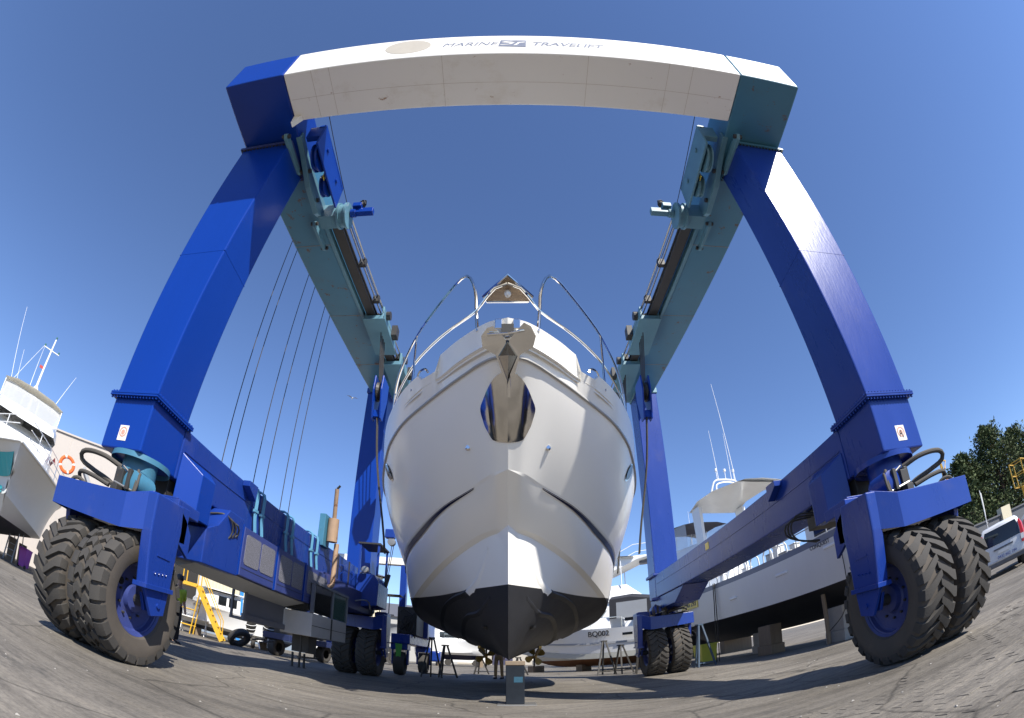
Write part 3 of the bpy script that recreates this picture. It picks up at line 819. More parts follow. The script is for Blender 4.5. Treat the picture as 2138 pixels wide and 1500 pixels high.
# engine compartment under the left rail
b = MB()
b.prism([(6.30, 1.62), (7.40, 1.66), (7.40, 2.626), (6.9, 2.626), (6.62, 2.30), (6.3, 2.15)], 'x', -4.32, -5.3)
b.build('engine_skid', blue_old, hoist, bevel=.015)
b = MB(); b.prism([(-4.4, 1.68), (-4.9, 1.52), (-5.4, 1.68)], 'y', 6.5, 11.6); b.build('belly_pan', grey_mid, hoist)
for ya, yb in ((7.43, 8.76), (8.86, 10.2), (10.32, 11.68)):
    b = MB(); b.box(-4.30, -5.4, ya, yb, 1.69, 2.52); eb = b.build('engine_housing', blue_dusty, hoist, bevel=.012)
    b = MB(); b.box(-4.31, -5.3, ya - .04, ya - .005, 1.69, 2.55); b.build('post', blue, eb)
    b = MB(); b.box(-4.296, -4.302, ya + .02, yb - .02, 1.82, 1.828); b.build_each('panel_joint', black, eb)
    w = (yb - ya - .22) / 2
    for k in range(2):
        y0 = ya + .09 + k * (w + .05); b = MB(); pts = []
        for cx, cz, a0 in ((y0 + w - .06, 2.36, 0), (y0 + .06, 2.36, 90), (y0 + .06, 1.96, 180), (y0 + w - .06, 1.96, 270)):
            for a in (0, 30, 60, 90): pts.append((cx + .06 * math.cos(R(a0 + a)), cz + .06 * math.sin(R(a0 + a))))
        b.prism(pts, 'x', -4.292, -4.30); b.build('grille', grille_mat, eb)
b = MB(); b.box(-4.40, -5.3, 11.7, 16.4, 2.0, 2.62); b.build('rear_skid', blue_dusty, hoist, bevel=.015)
for yy in (13.2, 14.2):
    b = MB(); b.box(-4.62, -4.66, yy, yy + .1, 2.62, 3.40); b.build('rail_rib', grease, hoist)
    b = MB(); b.tube(resample([(-4.60, yy + .25, 2.9), (-4.54, yy + .25, 2.95), (-4.54, yy + .25, 3.1), (-4.60, yy + .25, 3.15)], 8), .02, 6); b.build('handle', blue_old, hoist)
# operator cab
cab = MB(); cab.box(-4.20, -4.95, 10.62, 13.05, .95, 1.49); cb = cab.build('operator_cab', cab_grey, hoist, bevel=.01)
for a in ((10.60, 10.68), (11.85, 11.95), (12.97, 13.06)):
    b = MB(); b.box(-4.19, -4.26, a[0], a[1], 1.49, 2.17); b.box(-4.88, -4.96, a[0], a[1], 1.49, 2.17); b.build_each('cab_post', grey_dark, cb)
b = MB(); b.box(-4.18, -4.97, 10.58, 13.08, 2.16, 2.22); b.build('cab_roof', grey_dark, cb)
b = MB(); b.box(-4.215, -4.225, 11.95, 12.97, 1.5, 2.15); b.build('side_window', mat('cab glass', (.03, .09, .08), .08, var=.1, spec=.8), cb)
b = MB(); b.box(-4.215, -4.225, 10.68, 11.85, 1.5, 2.15); b.build('side_window', glass_dark, cb)
b = MB(); b.box(-4.3, -4.88, 10.61, 10.625, 1.52, 2.12); b.build('front_window', glass_dark, cb)
b = MB(); b.box(-4.194, -4.2, 10.64, 13.02, 1.20, 1.212); b.box(-4.194, -4.2, 11.86, 11.95, .96, 1.48); b.build_each('panel_joint', black, cb)
b = MB(); b.box(-4.9, -5.45, 9.2, 10.6, 1.0, 1.06); b.bar((-4.85, 8.75, 1.68), (-4.85, 8.75, 1.0), .05); b.bar((-5.4, 9.2, 1.68), (-5.4, 9.2, 1.0), .05)
b.box(-4.83, -4.89, 8.7, 10.62, 1.58, 1.66); b.box(-4.83, -4.89, 8.7, 10.62, 1.0, 1.12); b.box(-4.875, -4.885, 8.75, 10.6, 1.12, 1.58)
b.build('cab_step', grey_dark, cb, bevel=.006)
b = MB(); b.box(-4.4, -4.8, 11.0, 11.5, .55, .95); b.bar((-4.5, 10.8, .95), (-4.5, 10.8, .45), .04); b.bar((-4.5, 11.7, .95), (-4.5, 11.7, .45), .04); b.box(-4.45, -4.55, 10.75, 11.75, .42, .46); b.build('step_ladder', grease, cb)
# exhaust
b = MB(); b.tube([(-4.35, 12.15, 2.36), (-4.35, 12.2, 3.45)], .065, 12); b.tube(resample([(-4.6, 11.7, 2.32), (-4.42, 11.95, 2.28), (-4.35, 12.15, 2.36)], 8), .06, 12)
b.tube([(-4.42, 12.0, 3.45), (-4.42, 11.98, 4.05)], .14, 16); b.tube([(-4.40, 11.95, 4.05), (-4.34, 11.72, 4.78)], .055, 12)
ex = b.build('exhaust_stack', rusty, hoist, smooth=True)
b = MB(); b.tube([(-4.34, 11.72, 4.78), (-4.26, 11.70, 4.86)], .03, 8); b.build('rain_flap', black, ex)
b = MB(); b.box(-4.56, -4.72, 11.75, 12.2, 3.3, 4.12); b.build('heat_shield', teal, ex, bevel=.008)
# rear cabinet, access frame and light
b = MB(); b.prism([(-4.60, 3.2), (-4.05, 3.2), (-3.9, 2.95), (-3.92, 2.25), (-4.60, 2.15)], 'y', 14.95, 16.2); rc = b.build('rear_cabinet', blue_old, hoist, bevel=.012)
b = MB()
for x, y in ((-4.55, 15.0), (-3.98, 15.0), (-3.98, 16.1)): b.bar((x, y, 3.2), (x, y, 4.15), .06)
b.build_each('frame_post', blue_old, rc)
b = MB(); b.box(-4.62, -3.92, 14.93, 16.15, 4.15, 4.20); b.build('frame_roof', grease, rc)
b = MB(); b.lathe([(0, 14.7), (.10, 14.72), (.12, 14.8), (.06, 14.86), (.04, 14.98)], 14, 'y', (-4.3, 0, 3.3)); b.bar((-4.5, 15.0, 3.22), (-4.3, 14.85, 3.28), .04); b.build('work_lamp', steel, rc, smooth=True)
b = MB(); b.tube(resample([(-4.35, 14.2, 2.25), (-4.2, 14.5, 2.33), (-4.12, 14.8, 2.3), (-4.1, 14.9, 2.1)], 10), .022, 7); b.build('grab_rail', steel, rc, smooth=True)
# reflector and lug on the right rail
b = MB(); b.box(4.622, 4.632, 11.45, 11.68, 3.13, 3.30); b.build('reflector', plate_yellow, hoist)
b = MB()
for k, (x, y) in enumerate(((-6.05, 14.2), (-5.9, 14.35), (-5.75, 14.2))): b.lathe([(0, 0), (.035, 0), (.035, .43), (0, .43)], 10, 'z', (x, y, 0))
for k, (x, y) in enumerate(((-6.15, 14.2), (-5.95, 14.25), (-5.78, 14.2))):
    q = MB(); q.lathe([(0, 0), (.035, 0), (.035, .43), (.02, .45), (0, .45)], 10, 'z'); q.lathe([(.0, 0), (.08, 0), (.08, .012), (0, .012)], 10, 'z')
    o = q.build('steel_peg', grease, None, loc=(x, y, 0)); tag(o, ('leftmost', 'middle', 'rightmost')[k] + ' of three short dark steel pegs standing in front of the grey cab', 'peg', 'steel pegs by the cab')

# ------------------------------------------------------------------ the white motor yacht, bow towards the camera
YX = -.06
yacht = thing('motor_yacht', 'large white motor yacht with black bottom paint hanging bow-on in the hoist', 'yacht', (YX, 0, 0))
S_ = [(0, 5.60, 5.00), (.30, 5.72, 5.00), (.75, 6.15, 5.00), (1.08, 6.56, 4.99), (1.49, 6.98, 4.98), (1.84, 7.5, 4.97), (2.19, 8.25, 4.96), (2.44, 9.0, 4.94), (2.65, 9.9, 4.92), (2.86, 12, 4.88), (2.92, 15, 4.82), (2.85, 19, 4.75)]
R_ = [(0, 5.84, 4.76), (.27, 5.95, 4.76), (.74, 6.43, 4.74), (1.22, 7.0, 4.71), (1.73, 7.68, 4.69), (2.03, 8.22, 4.67), (2.29, 8.84, 4.65), (2.69, 10.2, 4.58), (2.88, 11.4, 4.53), (2.95, 15, 4.45), (2.88, 19, 4.4)]
N_ = [(0, 6.92, 3.54), (.22, 7.08, 3.54), (.5, 7.5, 3.52), (1.16, 8.45, 3.45), (1.78, 9.81, 3.38), (2.33, 11.3, 3.30), (2.70, 13.15, 3.22), (2.85, 15, 3.18), (2.82, 19, 3.1)]
C_ = [(0, 7.85, 2.955), (.22, 8.08, 2.945), (.553, 8.5, 2.91), (1.21, 9.6, 2.71), (1.855, 11.2, 2.48), (2.255, 12.3, 2.28), (2.43, 13.0, 2.13), (2.52, 14.5, 1.97), (2.54, 16, 1.9), (2.48, 19, 1.86)]
K_ = [(0, 7.85, 2.955), (0, 8.0, 2.50), (0, 8.15, 2.04), (0, 8.42, 1.42), (0, 8.76, .94), (0, 9.3, .80), (0, 12, .79), (0, 19, .85)]
def waterline(y): return 2.04 + .055 * (y - 8.15)
NS = 90
rs, rr, rn, rc_, rk = (resample(c, NS, 1.55) for c in (S_, R_, N_, C_, K_))
for p in rs:      # bow bulwark, a lower step, then the raised side deck edge
    p.z = 5.25 if p.y < 6.57 else (5.0 if p.y < 6.93 else 5.12 - .012 * (p.y - 6.93))
def between(a, b, t, bulge=0.):
    out = []
    for p, q in zip(a, b):
        v = p.lerp(q, t); k = bulge * 4 * t * (1 - t) * min(1, max(p.x, q.x) / .8)
        out.append(Vector((max(0, v.x + k), v.y, v.z)))
    return out
def shift(a, dx, dz):
    return [Vector((max(0, p.x - dx * min(1, p.x / .3)), p.y, p.z + dz * min(1, p.x / .2))) for p in a]
rn2 = shift(rn, .045, -.035); rc2 = shift(rc_, .12, -.045)
rows = [rs, between(rs, rr, .5, .01), rr]
rows += [between(rr, rn, t, .07) for t in (.12, .25, .4, .55, .7, .85)] + [rn, rn2]
rows += [between(rn2, rc_, t, .03) for t in (.2, .4, .6, .8)] + [rc_, rc2]
rows += [between(rc2, rk, t, -.02) for t in (.15, .3, .45, .6, .75, .9)] + [rk]
sharp_rows = {0, 2, 9, 10, 15, 16, 23}
def build_hull():
    bm = bmesh.new()
    for sg in (1, -1):
        V = [[bm.verts.new((p.x * sg, p.y, p.z)) for p in r] for r in rows]
        for i in range(len(rows) - 1):
            for k in range(NS - 1):
                try:
                    f = bm.faces.new((V[i][k], V[i][k + 1], V[i + 1][k + 1], V[i + 1][k]) if sg > 0 else (V[i][k], V[i + 1][k], V[i + 1][k + 1], V[i][k + 1])); f.smooth = True
                except ValueError: pass
        for i in sharp_rows:
            for k in range(NS - 1):
                e = bm.edges.get((V[i][k], V[i][k + 1]))
                if e: e.smooth = False
        # transom and deck halves
        bm.faces.new([V[i][-1] for i in range(len(rows))] if sg > 0 else [V[i][-1] for i in range(len(rows))][::-1])
    bmesh.ops.remove_doubles(bm, verts=bm.verts, dist=2e-4)
    geom = bm.verts[:] + bm.edges[:] + bm.faces[:]
    bmesh.ops.bisect_plane(bm, geom=geom, plane_co=(0, 8.15, 2.04), plane_no=(0, -.055, 1), dist=1e-4)
    bmesh.ops.recalc_face_normals(bm, faces=bm.faces)
    for f in bm.faces:
        f.material_index = 1 if f.calc_center_median().z < waterline(f.calc_center_median().y) else 0
    return bm
bm = build_hull()
bvh = BVHTree.FromBMesh(bm)
me = bpy.data.meshes.new('hull'); bm.to_mesh(me); bm.free()
me.materials.append(gelcoat); me.materials.append(antifoul)
hull = bpy.data.objects.new('hull', me); col.objects.link(hull); hull.parent = yacht
# deck
d = MB(); d.loft([[(-p.x * .96, p.y + .04, 4.90) for p in rs], [(p.x * .96, p.y + .04, 4.90) for p in rs]]); d.build('deck', gelcoat, yacht)
# rounded inner edge of the bulwark
for sg in (-1, 1):
    b = MB(); sec = []
    for i, p in enumerate(rs):
        a = rs[max(0, i - 1)]; c_ = rs[min(NS - 1, i + 1)]; t = Vector((c_.x - a.x, c_.y - a.y, 0)).normalized(); nn = Vector((-t.y, t.x, 0))
        q = p + nn * .03; r_ = p + nn * .10
        sec.append([(sg * p.x, p.y, p.z), (sg * max(0, q.x), q.y, p.z + .022), (sg * max(0, r_.x), r_.y, p.z + .012), (sg * max(0, r_.x), r_.y, 4.86)])
    b.loft(sec); b.build('bulwark_cap', gelcoat, yacht, smooth=True, angle=50)
    # rub rail moulding
    b = MB(); b.tube([(sg * (p.x + .012), p.y - (.012 if p.x < .5 else .004), p.z) for p in rr], .022, 6); b.build('rub_rail', mat('grey rub strip', (.40, .39, .37), .4, var=.1), hull, smooth=True)
    b = MB()
    seg = [p for p in rr if 7.75 < p.y < 12.5]
    b.loft([[(sg * (p.x + .016), p.y - .004, p.z + .03 + .11 * min(1, (p.y - 7.75) / .5)) for p in seg], [(sg * (p.x + .022), p.y - .006, p.z + .015) for p in seg]]); b.build('vent_strip', stainless, hull)
    # navy stripe under the knuckle
    b = MB(); top_ = []; bot_ = []
    for i, p in enumerate(rn2):
        if p.y < 7.55: continue
        c0, c1 = rows[10][i], rows[11][i]
        w = min(1, (p.y - 7.5) / 2.0) * .62 + .05
        a0 = c0.lerp(c1, .06); a1 = c0.lerp(c1, .06 + w)
        top_.append((sg * (a0.x + .014), a0.y - .014, a0.z - .004)); bot_.append((sg * (a1.x + .014), a1.y - .014, a1.z - .004))
    b.loft([top_, bot_]); b.build('side_stripe', navy, hull, smooth=True)
    b = MB(); b.loft([[(x, y, z - .0) for x, y, z in [(q[0], q[1], q[2] + .022) for q in top_]], [(q[0], q[1], q[2] + .012) for q in top_]]); b.build('pin_stripe', navy, hull, smooth=True)
    # spray strakes on the bottom
    for path in ([(.33, 8.42), (.50, 8.85), (.74, 9.4), (1.1, 10.4), (1.45, 11.6), (1.68, 13.2), (1.78, 15.5), (1.78, 18.5)], [(.30, 8.72), (.42, 9.0), (.60, 9.6), (.84, 10.5), (1.02, 11.7), (1.12, 13.2), (1.16, 15.5), (1.16, 18.5)]):
        pp = resample([(x, y, 0) for x, y in path], 40); A = []; B = []; C = []
        for i, p in enumerate(pp):
            hit = bvh.ray_cast(Vector((sg * p.x, p.y, -2)), Vector((0, 0, 1)))
            if hit[0] is None: continue
            h, nn = hit[0], hit[1].copy()
            if nn.z > 0: nn = -nn
            k = min(1, .15 + i / 6)
            i2 = bvh.ray_cast(Vector((sg * (p.x - .06 * k), p.y, -2)), Vector((0, 0, 1)))[0] or h
            o2 = bvh.ray_cast(Vector((sg * (p.x + .02), p.y, -2)), Vector((0, 0, 1)))[0] or h
            A.append(o2 - nn * .004); B.append(h + nn * .038 * k + Vector((sg * .01, 0, 0))); C.append(i2 - nn * .004)
        up = [i for i in range(len(A)) if B[i][2] > waterline(B[i][1])]
        b = MB(); b.cur = 0
        cut = len(up)
        if cut > 1: b.loft([A[:cut + 1], B[:cut + 1], C[:cut + 1]], 0)
        b.loft([A[cut:], B[cut:], C[cut:]], 1)
        b.build('spray_strake', [gelcoat, antifoul], hull, smooth=True, angle=60)
    # portlight: pointed oval window on the topside
    b = MB(); N = 20
    for k, (s1, mm, off) in enumerate(((1.2, stainless, .010), (1.0, glass_dark, .018))):
        b = MB(); ring = []
        for i in range(N):
            a = 2 * math.pi * i / N
            zz = 4.40 + .15 * s1 * math.sin(a); yy = 9.4 + .15 * s1 * math.cos(a) * (abs(math.cos(a)) ** .25)
            h = bvh.ray_cast(Vector((sg * 6, yy, zz)), Vector((-sg, 0, 0)))
            ring.append(h[0] + Vector((sg * off, -off, 0)))
        c0 = sum(ring, Vector()) / N
        b.add([c0] + ring, [(0, i + 1, (i + 1) % N + 1) for i in range(N)])
        (b.build('portlight_frame', mm, hull) if k == 0 else b.build('portlight', mm, hull))
    # small through-hull fittings near the stem
    h = bvh.ray_cast(Vector((sg * .60, 2, 3.95)), Vector((0, 1, 0)))
    q = MB(); q.lathe([(0, -.03), (.03, -.03), (.045, 0), (.045, .02)], 14, 'y'); q.build('hull_fitting', stainless, hull, loc=h[0])
# polished plate wrapped round the stem under the anchor
cut_o = [(0, 4.62), (.12, 4.60), (.22, 4.54), (.30, 4.45), (.395, 4.31), (.39, 4.25), (.33, 4.08), (.225, 3.91), (.12, 3.86), (0, 3.84)]
def plate_half_width(z):
    for (x0, z0), (x1, z1) in zip(cut_o[:-1], cut_o[1:]):
        if z1 <= z <= z0: return x0 + (x1 - x0) * (z0 - z) / max(1e-6, z0 - z1)
    return 0
rowsP = []
for i in range(25):
    z = 4.618 - i * (4.618 - 3.842) / 24
    w = max(.004, plate_half_width(z)); row = []
    for k in range(-8, 9):
        h = bvh.ray_cast(Vector((w * k / 8, 2, z)), Vector((0, 1, 0)))
        row.append(h[0] + Vector((0, -.014, -.004)))
    rowsP.append(row)
b = MB(); b.loft(rowsP); b.build('stem_plate', stainless, hull, smooth=True)
# anchor on its roller
ya = 5.42
b = MB()
b.add([(0.000, 5.877, 4.292), (-0.155, 5.607, 4.628), (-0.328, 5.553, 4.714), (-0.342, 5.448, 4.820), (-0.267, 5.361, 4.885), (-0.187, 5.336, 4.896), (-0.020, 5.443, 4.757), (-0.010, 5.626, 4.558)],
      [(0, 1, 7), (1, 2, 6, 7), (2, 3, 4, 5, 6)])
b.add([(0.043, 5.877, 4.292), (0.166, 5.607, 4.628), (0.338, 5.553, 4.714), (0.372, 5.448, 4.820), (0.306, 5.342, 4.900), (0.215, 5.299, 4.926), (0.020, 5.443, 4.757), (0.021, 5.626, 4.558)],
      [(0, 7, 1), (1, 7, 6, 2), (2, 6, 5, 4, 3)])
an = b.build('anchor', stainless, yacht)
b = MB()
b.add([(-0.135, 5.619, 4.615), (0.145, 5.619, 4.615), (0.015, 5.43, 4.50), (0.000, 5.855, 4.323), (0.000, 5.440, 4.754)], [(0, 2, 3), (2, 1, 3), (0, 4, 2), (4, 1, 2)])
b.build('anchor_crown', mat('darkened stainless steel', (.16, .15, .14), .12, metal=1., var=.2), an)  # stainless crown, its dark reflection put into a darker base colour for contrast
md = an.modifiers.new('thick', 'SOLIDIFY'); md.thickness = .012
b = MB(); b.tube([(-.26, 5.36, 4.77), (0, 5.33, 4.77), (.22, 5.36, 4.84)], [.02, .016, .012], 8); b.build('anchor_bar', stainless, an, smooth=True)
b = MB(); b.bar((.0, 5.46, 4.80), (.0, 5.98, 5.05), .05, .07); b.build('anchor_shank', stainless, an)
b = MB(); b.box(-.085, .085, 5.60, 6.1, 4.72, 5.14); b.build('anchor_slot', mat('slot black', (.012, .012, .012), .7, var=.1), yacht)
for sg in (-1, 1):
    b = MB(); b.box(sg * .075, sg * .175, 5.60, 5.78, 5.06, 5.23); b.build('roller_cheek', stainless, yacht, bevel=.01)
# bow rail
TOP = [(.43, 5.86, 5.2), (.465, 5.89, 5.6), (.49, 5.92, 5.97), (.56, 5.98, 6.28), (.66, 6.09, 6.50), (.78, 6.24, 6.58), (.92, 6.40, 6.54), (1.27, 6.80, 6.36), (1.62, 7.25, 6.16), (2.08, 8.22, 6.03), (2.36, 9.1, 5.95), (2.6, 10.2, 5.85), (2.8, 12.5, 5.7), (2.84, 16, 5.6)]
MID = [(0, 5.30, 5.62), (.16, 5.36, 5.60), (.30, 5.55, 5.58), (.48, 5.9, 5.60), (.90, 6.36, 5.62), (1.23, 6.76, 5.62), (1.60, 7.25, 5.56), (2.08, 8.22, 5.50), (2.36, 9.1, 5.45), (2.6, 10.2, 5.40), (2.8, 12.5, 5.3), (2.84, 16, 5.2)]
for sg in (-1, 1):
    b = MB(); b.tube([(sg * p.x, p.y, p.z) for p in resample(TOP, 70)], .026, 8); b.build('hand_rail', stainless, yacht, smooth=True)
    b = MB(); b.tube([(sg * p.x, p.y, p.z) for p in resample(MID, 60)], .021, 8); b.build('mid_rail', stainless, yacht, smooth=True)
    for a, c in (((1.62, 7.25, 6.16), (1.585, 7.20, 5.0)), ((2.32, 8.95, 5.97), (2.30, 8.9, 4.98)), ((2.70, 11.2, 5.77), (2.69, 11.2, 4.9)), ((2.81, 13.8, 5.66), (2.80, 13.8, 4.9))):
        b = MB(); b.tube([(sg * a[0], a[1], a[2]), (sg * c[0], c[1], c[2])], .02, 8); b.build('stanchion', stainless, yacht, smooth=True)
    b = MB(); b.tube(resample([(sg * 1.42, 6.78, 5.02), (sg * 1.38, 6.74, 5.09), (sg * 1.28, 6.68, 5.09), (sg * 1.24, 6.66, 5.02)], 8), .018, 6); b.build('cleat', stainless, yacht, smooth=True)
# pulpit seat with its lamp
b = MB(); b.add([(0, 5.20, 5.66), (.33, 5.60, 5.62), (.30, 5.68, 5.62), (-.30, 5.68, 5.62), (-.33, 5.60, 5.62), (-.05, 5.23, 5.66)], [(0, 1, 2, 3, 4, 5)])
st = b.build('pulpit_seat', mat('teak seat', (.40, .29, .18), .6, var=.3, stretch=(1, 8, 1)), yacht)
md = st.modifiers.new('thick', 'SOLIDIFY'); md.thickness = .03
b = MB(); b.tube([(0, 5.18, 5.67), (.35, 5.60, 5.635), (.30, 5.70, 5.63), (-.30, 5.70, 5.63), (-.35, 5.60, 5.635)], .026, 8, closed=True); b.build('seat_trim', stainless, st, smooth=True)
b = MB(); b.lathe([(0, -.07), (.03, -.065), (.05, -.03), (.05, 0), (.03, .04), (0, .04)], 16, 'z', (0, 5.46, 5.58)); b.build('bow_lamp', lamp_glass, st, smooth=True)
# superstructure, far up behind the bow
b = MB()
sec = [(8.9, 1.55, 4.9, 4.95), (10.4, 2.0, 4.9, 5.55), (12.0, 2.3, 4.9, 6.6), (13.2, 2.35, 4.9, 6.9), (17.6, 2.35, 4.9, 6.9), (18.2, 2.3, 4.9, 6.4)]
b.loft([[(-w, y, z0), (-w * .96, y, z0 + (z1 - z0) * .6), (-w * .85, y, z1), (w * .85, y, z1), (w * .96, y, z0 + (z1 - z0) * .6), (w, y, z0)] for y, w, z0, z1 in sec])
ss = b.build('superstructure', gelcoat, yacht, smooth=True, angle=30)
for sg in (-1, 1):
    b = MB(); b.add([(sg * 2.30, 12.2, 5.5), (sg * 2.36, 17.2, 5.5), (sg * 2.18, 17.0, 6.3), (sg * 2.12, 12.6, 6.2)], [(0, 1, 2, 3)]); w_ = b.build('side_window', glass_dark, ss)
    w_.location = (sg * .06, 0, 0)
# propellers and rudders under the stern
for sg in (-1, 1):
    b = MB(); b.lathe([(0, 17.25), (.06, 17.3), (.08, 17.45), (.05, 17.6)], 14, 'y', (sg * .8, 0, .93))
    for k in range(4):
        a = k * math.pi / 2 + .5; c_, s_ = math.cos(a), math.sin(a); pts = []
        for r, w, tw in ((.07, .05, .9), (.17, .12, .7), (.27, .14, .5), (.34, .07, .4)):
            for e in (-1, 1): pts.append((sg * .8 + c_ * r - s_ * e * w * math.cos(tw), 17.42 + e * w * math.sin(tw), .93 + s_ * r + c_ * e * w * math.cos(tw)))
        b.add(pts, [(0, 1, 3, 2), (2, 3, 5, 4), (4, 5, 7, 6)])
    pr = b.build('propeller', bronze, yacht, smooth=True)
    b = MB(); b.bar((sg * .8, 17.2, .94), (sg * .8, 14.0, 1.15), .07); b.build('propeller_shaft', bronze, yacht)
    b = MB(); b.box(sg * .78, sg * .82, 17.75, 18.3, .55, 1.35); b.build('rudder', antifoul, yacht)
for sg in (-1, 1):
    h = bvh.ray_cast(Vector((sg * .42, 9.6, -2)), Vector((0, 0, 1)))[0]
    q = MB(); q.lathe([(0, -.02), (.10, -.015), (.13, .02)], 18, 'z'); o = q.build('water_intake', antifoul, hull, loc=(h.x, h.y, h.z)); o.scale = (.6, 2.6, 1); o.rotation_euler = (0, sg * -.35, 0)

# keel stand
ks = thing('keel_stand', 'dark steel post on a base plate under the white yacht keel', 'stand', (YX + .11, 8.72, 0))
q = MB(); q.box(-.15, .15, -.15, .15, .015, .70); q.build('post', mat('dark painted post', (.016, .020, .026), .6, var=.35, vscale=4, rust=.03, spec=.12), ks, bevel=.012)
q = MB(); q.box(-.28, .34, -.26, .26, 0, .015); q.build('base_plate', steel, ks)
q = MB(); q.box(-.16, .16, -.16, .16, .70, .775); q.build('timber_pad', timber, ks, bevel=.01)
q = MB(); q.box(-.02, .12, -.153, -.15, .40, .50); q.build('paint_mark', mat('dull cyan mark', (.015, .07, .11), .6, var=.5, vscale=20), ks)

# ------------------------------------------------------------------ other boats: a general hull, bow towards local +Y, keel bottom at local z = 0
def gen_hull(L, b, zs, chine=.42, flare=.0, stem_rake=.12, n=34, full=2.3):
    """rows from sheer to keel; zs = (sheer height aft, sheer height at the bow)."""
    sheer, mid, ch, keel = [], [], [], []
    for i in range(n):
        t = i / (n - 1)
        u = max(0, (t - .42) / .58); uc = max(0, (t - .30) / .66)
        bs = b * (1 - u ** full) * (.93 + .07 * min(1, t / .25)); bc = b * .86 * max(0, (1 - min(1, uc) ** 1.7)) * (.95 + .05 * min(1, t / .25))
        z = zs[0] + (zs[1] - zs[0]) * t ** 1.8
        yk = t * L * (1 - stem_rake * 1.15); yc = t * L * (1 - stem_rake * .85); ys = t * L
        zc = zs[0] * chine * (1 + .75 * max(0, (t - .45) / .55) ** 1.6)
        zk = zc * max(0, (t - .62) / .38) ** 2.2
        sheer.append(Vector((bs, ys, z))); ch.append(Vector((bc, yc, zc))); keel.append(Vector((0, yk, zk)))
    out = [sheer]
    for t in (.2, .4, .6, .8):
        out.append([Vector((max(0, p.x + (q.x - p.x) * t - flare * 4 * t * (1 - t) * min(1, p.y / L) ** 2 * min(1, p.x)), p.y + (q.y - p.y) * t, p.z + (q.z - p.z) * t)) for p, q in zip(sheer, ch)])
    out.append(ch)
    for t in (.33, .66): out.append([p.lerp(q, t) for p, q in zip(ch, keel)])
    out.append(keel)
    return out
def build_gen_hull(root, rows, mats, wl=None, stripe=None):
    b = MB()
    for sg in (1, -1):
        b.loft([[(p.x * sg, p.y, p.z) for p in r] for r in rows], 0)
        b.add([(r[0].x * sg, r[0].y, r[0].z) for r in rows], [tuple(range(len(rows)))], 0)
    me_o = b.build('hull', mats, root, smooth=True, angle=32)
    if wl is not None:
        bm = bmesh.new(); bm.from_mesh(me_o.data)
        bmesh.ops.bisect_plane(bm, geom=bm.verts[:] + bm.edges[:] + bm.faces[:], plane_co=(0, 0, wl), plane_no=(0, 0, 1), dist=1e-4)
        for f in bm.faces: f.material_index = 1 if f.calc_center_median().z < wl else 0
        bm.to_mesh(me_o.data); bm.free()
    d = MB(); r = rows[0]
    d.loft([[(-p.x * .98, p.y, p.z - .06) for p in r], [(p.x * .98, p.y, p.z - .06) for p in r]]); d.build('deck', mats[0], root)
    return me_o
def heading(dx, dy):      # rotation that turns local +Y to the world direction (dx, dy)
    return math.atan2(-dx, dy)
def side_rail(root, row, h, m, step=4, r=.02, t0=0, t1=None, mids=(1., .5)):
    for sg in (-1, 1):
        P = row[t0:t1]
        b = MB()
        for k in mids: b.tube([(sg * p.x * .96, p.y, p.z + h * k) for p in P], r, 6)
        b.build_each('guard_rail', m, root, smooth=True)
        for p in P[::step]:
            q = MB(); q.tube([(sg * p.x * .96, p.y, p.z - .05), (sg * p.x * .96, p.y, p.z + h)], r, 6); q.build('stanchion', m, root)
def cabin(root, name, sec, m, angle=30):
    b = MB()
    b.loft([[(-w, y, z0), (-w * .97, y, z0 + (z1 - z0) * .55), (-w * .86, y, z1), (0, y, z1 + .05), (w * .86, y, z1), (w * .97, y, z0 + (z1 - z0) * .55), (w, y, z0)] for y, w, z0, z1 in sec])
    for k in (0, -1):
        y, w, z0, z1 = sec[k]
        b.add([(-w, y, z0), (-w * .97, y, z0 + (z1 - z0) * .55), (-w * .86, y, z1), (0, y, z1 + .05), (w * .86, y, z1), (w * .97, y, z0 + (z1 - z0) * .55), (w, y, z0)], [tuple(range(7))])
    return b.build(name, m, root, smooth=True, angle=angle)
def whip(root, p, q, r=.018, name='antenna', m=None):
    b = MB(); b.tube([p, q], [r, r * .4], 5); return b.build(name, m or white_paint, root)

# --- white passenger boat, bow-on at the left edge
pb_ = thing('passenger_boat', 'white passenger boat with flared bow, turquoise bow panel and tall mast at the left edge', 'boat', (-33.2, 20.3, 1.05), heading(.86, -.51)); pb_.scale = (1.1, 1.1, 1.1)
H0 = gen_hull(16.3, 3.4, (2.75, 3.35), .34, .6, .12, 40, 2.0)
# the hull above is built along local +Y with its transom at the origin
hl = build_gen_hull(pb_, H0, [mat('grey white topside', (.70, .70, .68), .35, var=.04), antifoul], .75)
b = MB()
for sg in (-1, 1): b.tube([(sg * (p.x + .02), p.y, p.z - .02) for p in H0[0]], .05, 6)
b.build_each('gunwale', white_paint, pb_, smooth=True)
side_rail(pb_, H0[0], .95, white_paint, 3, .022, 0, 39, (1., .66, .33))
b = MB(); pts = []
for i in range(26, 39): pts.append(i)
b.loft([[(H0[1][i].x + .03, H0[1][i].y, H0[1][i].z) for i in pts], [(H0[3][i].x + .03, H0[3][i].y, H0[3][i].z) for i in pts]])
b.build('bow_panel', teal_band, pb_)
lo = H0[4][35]
text_mesh('name_lettering', 'ge', .62, teal_band, pb_, (lo.x + .12, lo.y + .1, lo.z - .1), (R(100), 0, R(118)), 1.1, .3, .02)
dh = cabin(pb_, 'deckhouse', [(0.6, 2.2, 2.4, 5.3), (9.0, 2.2, 2.6, 5.3), (10.4, 2.0, 2.6, 4.5), (11.4, 1.6, 2.65, 3.4)], white_paint)
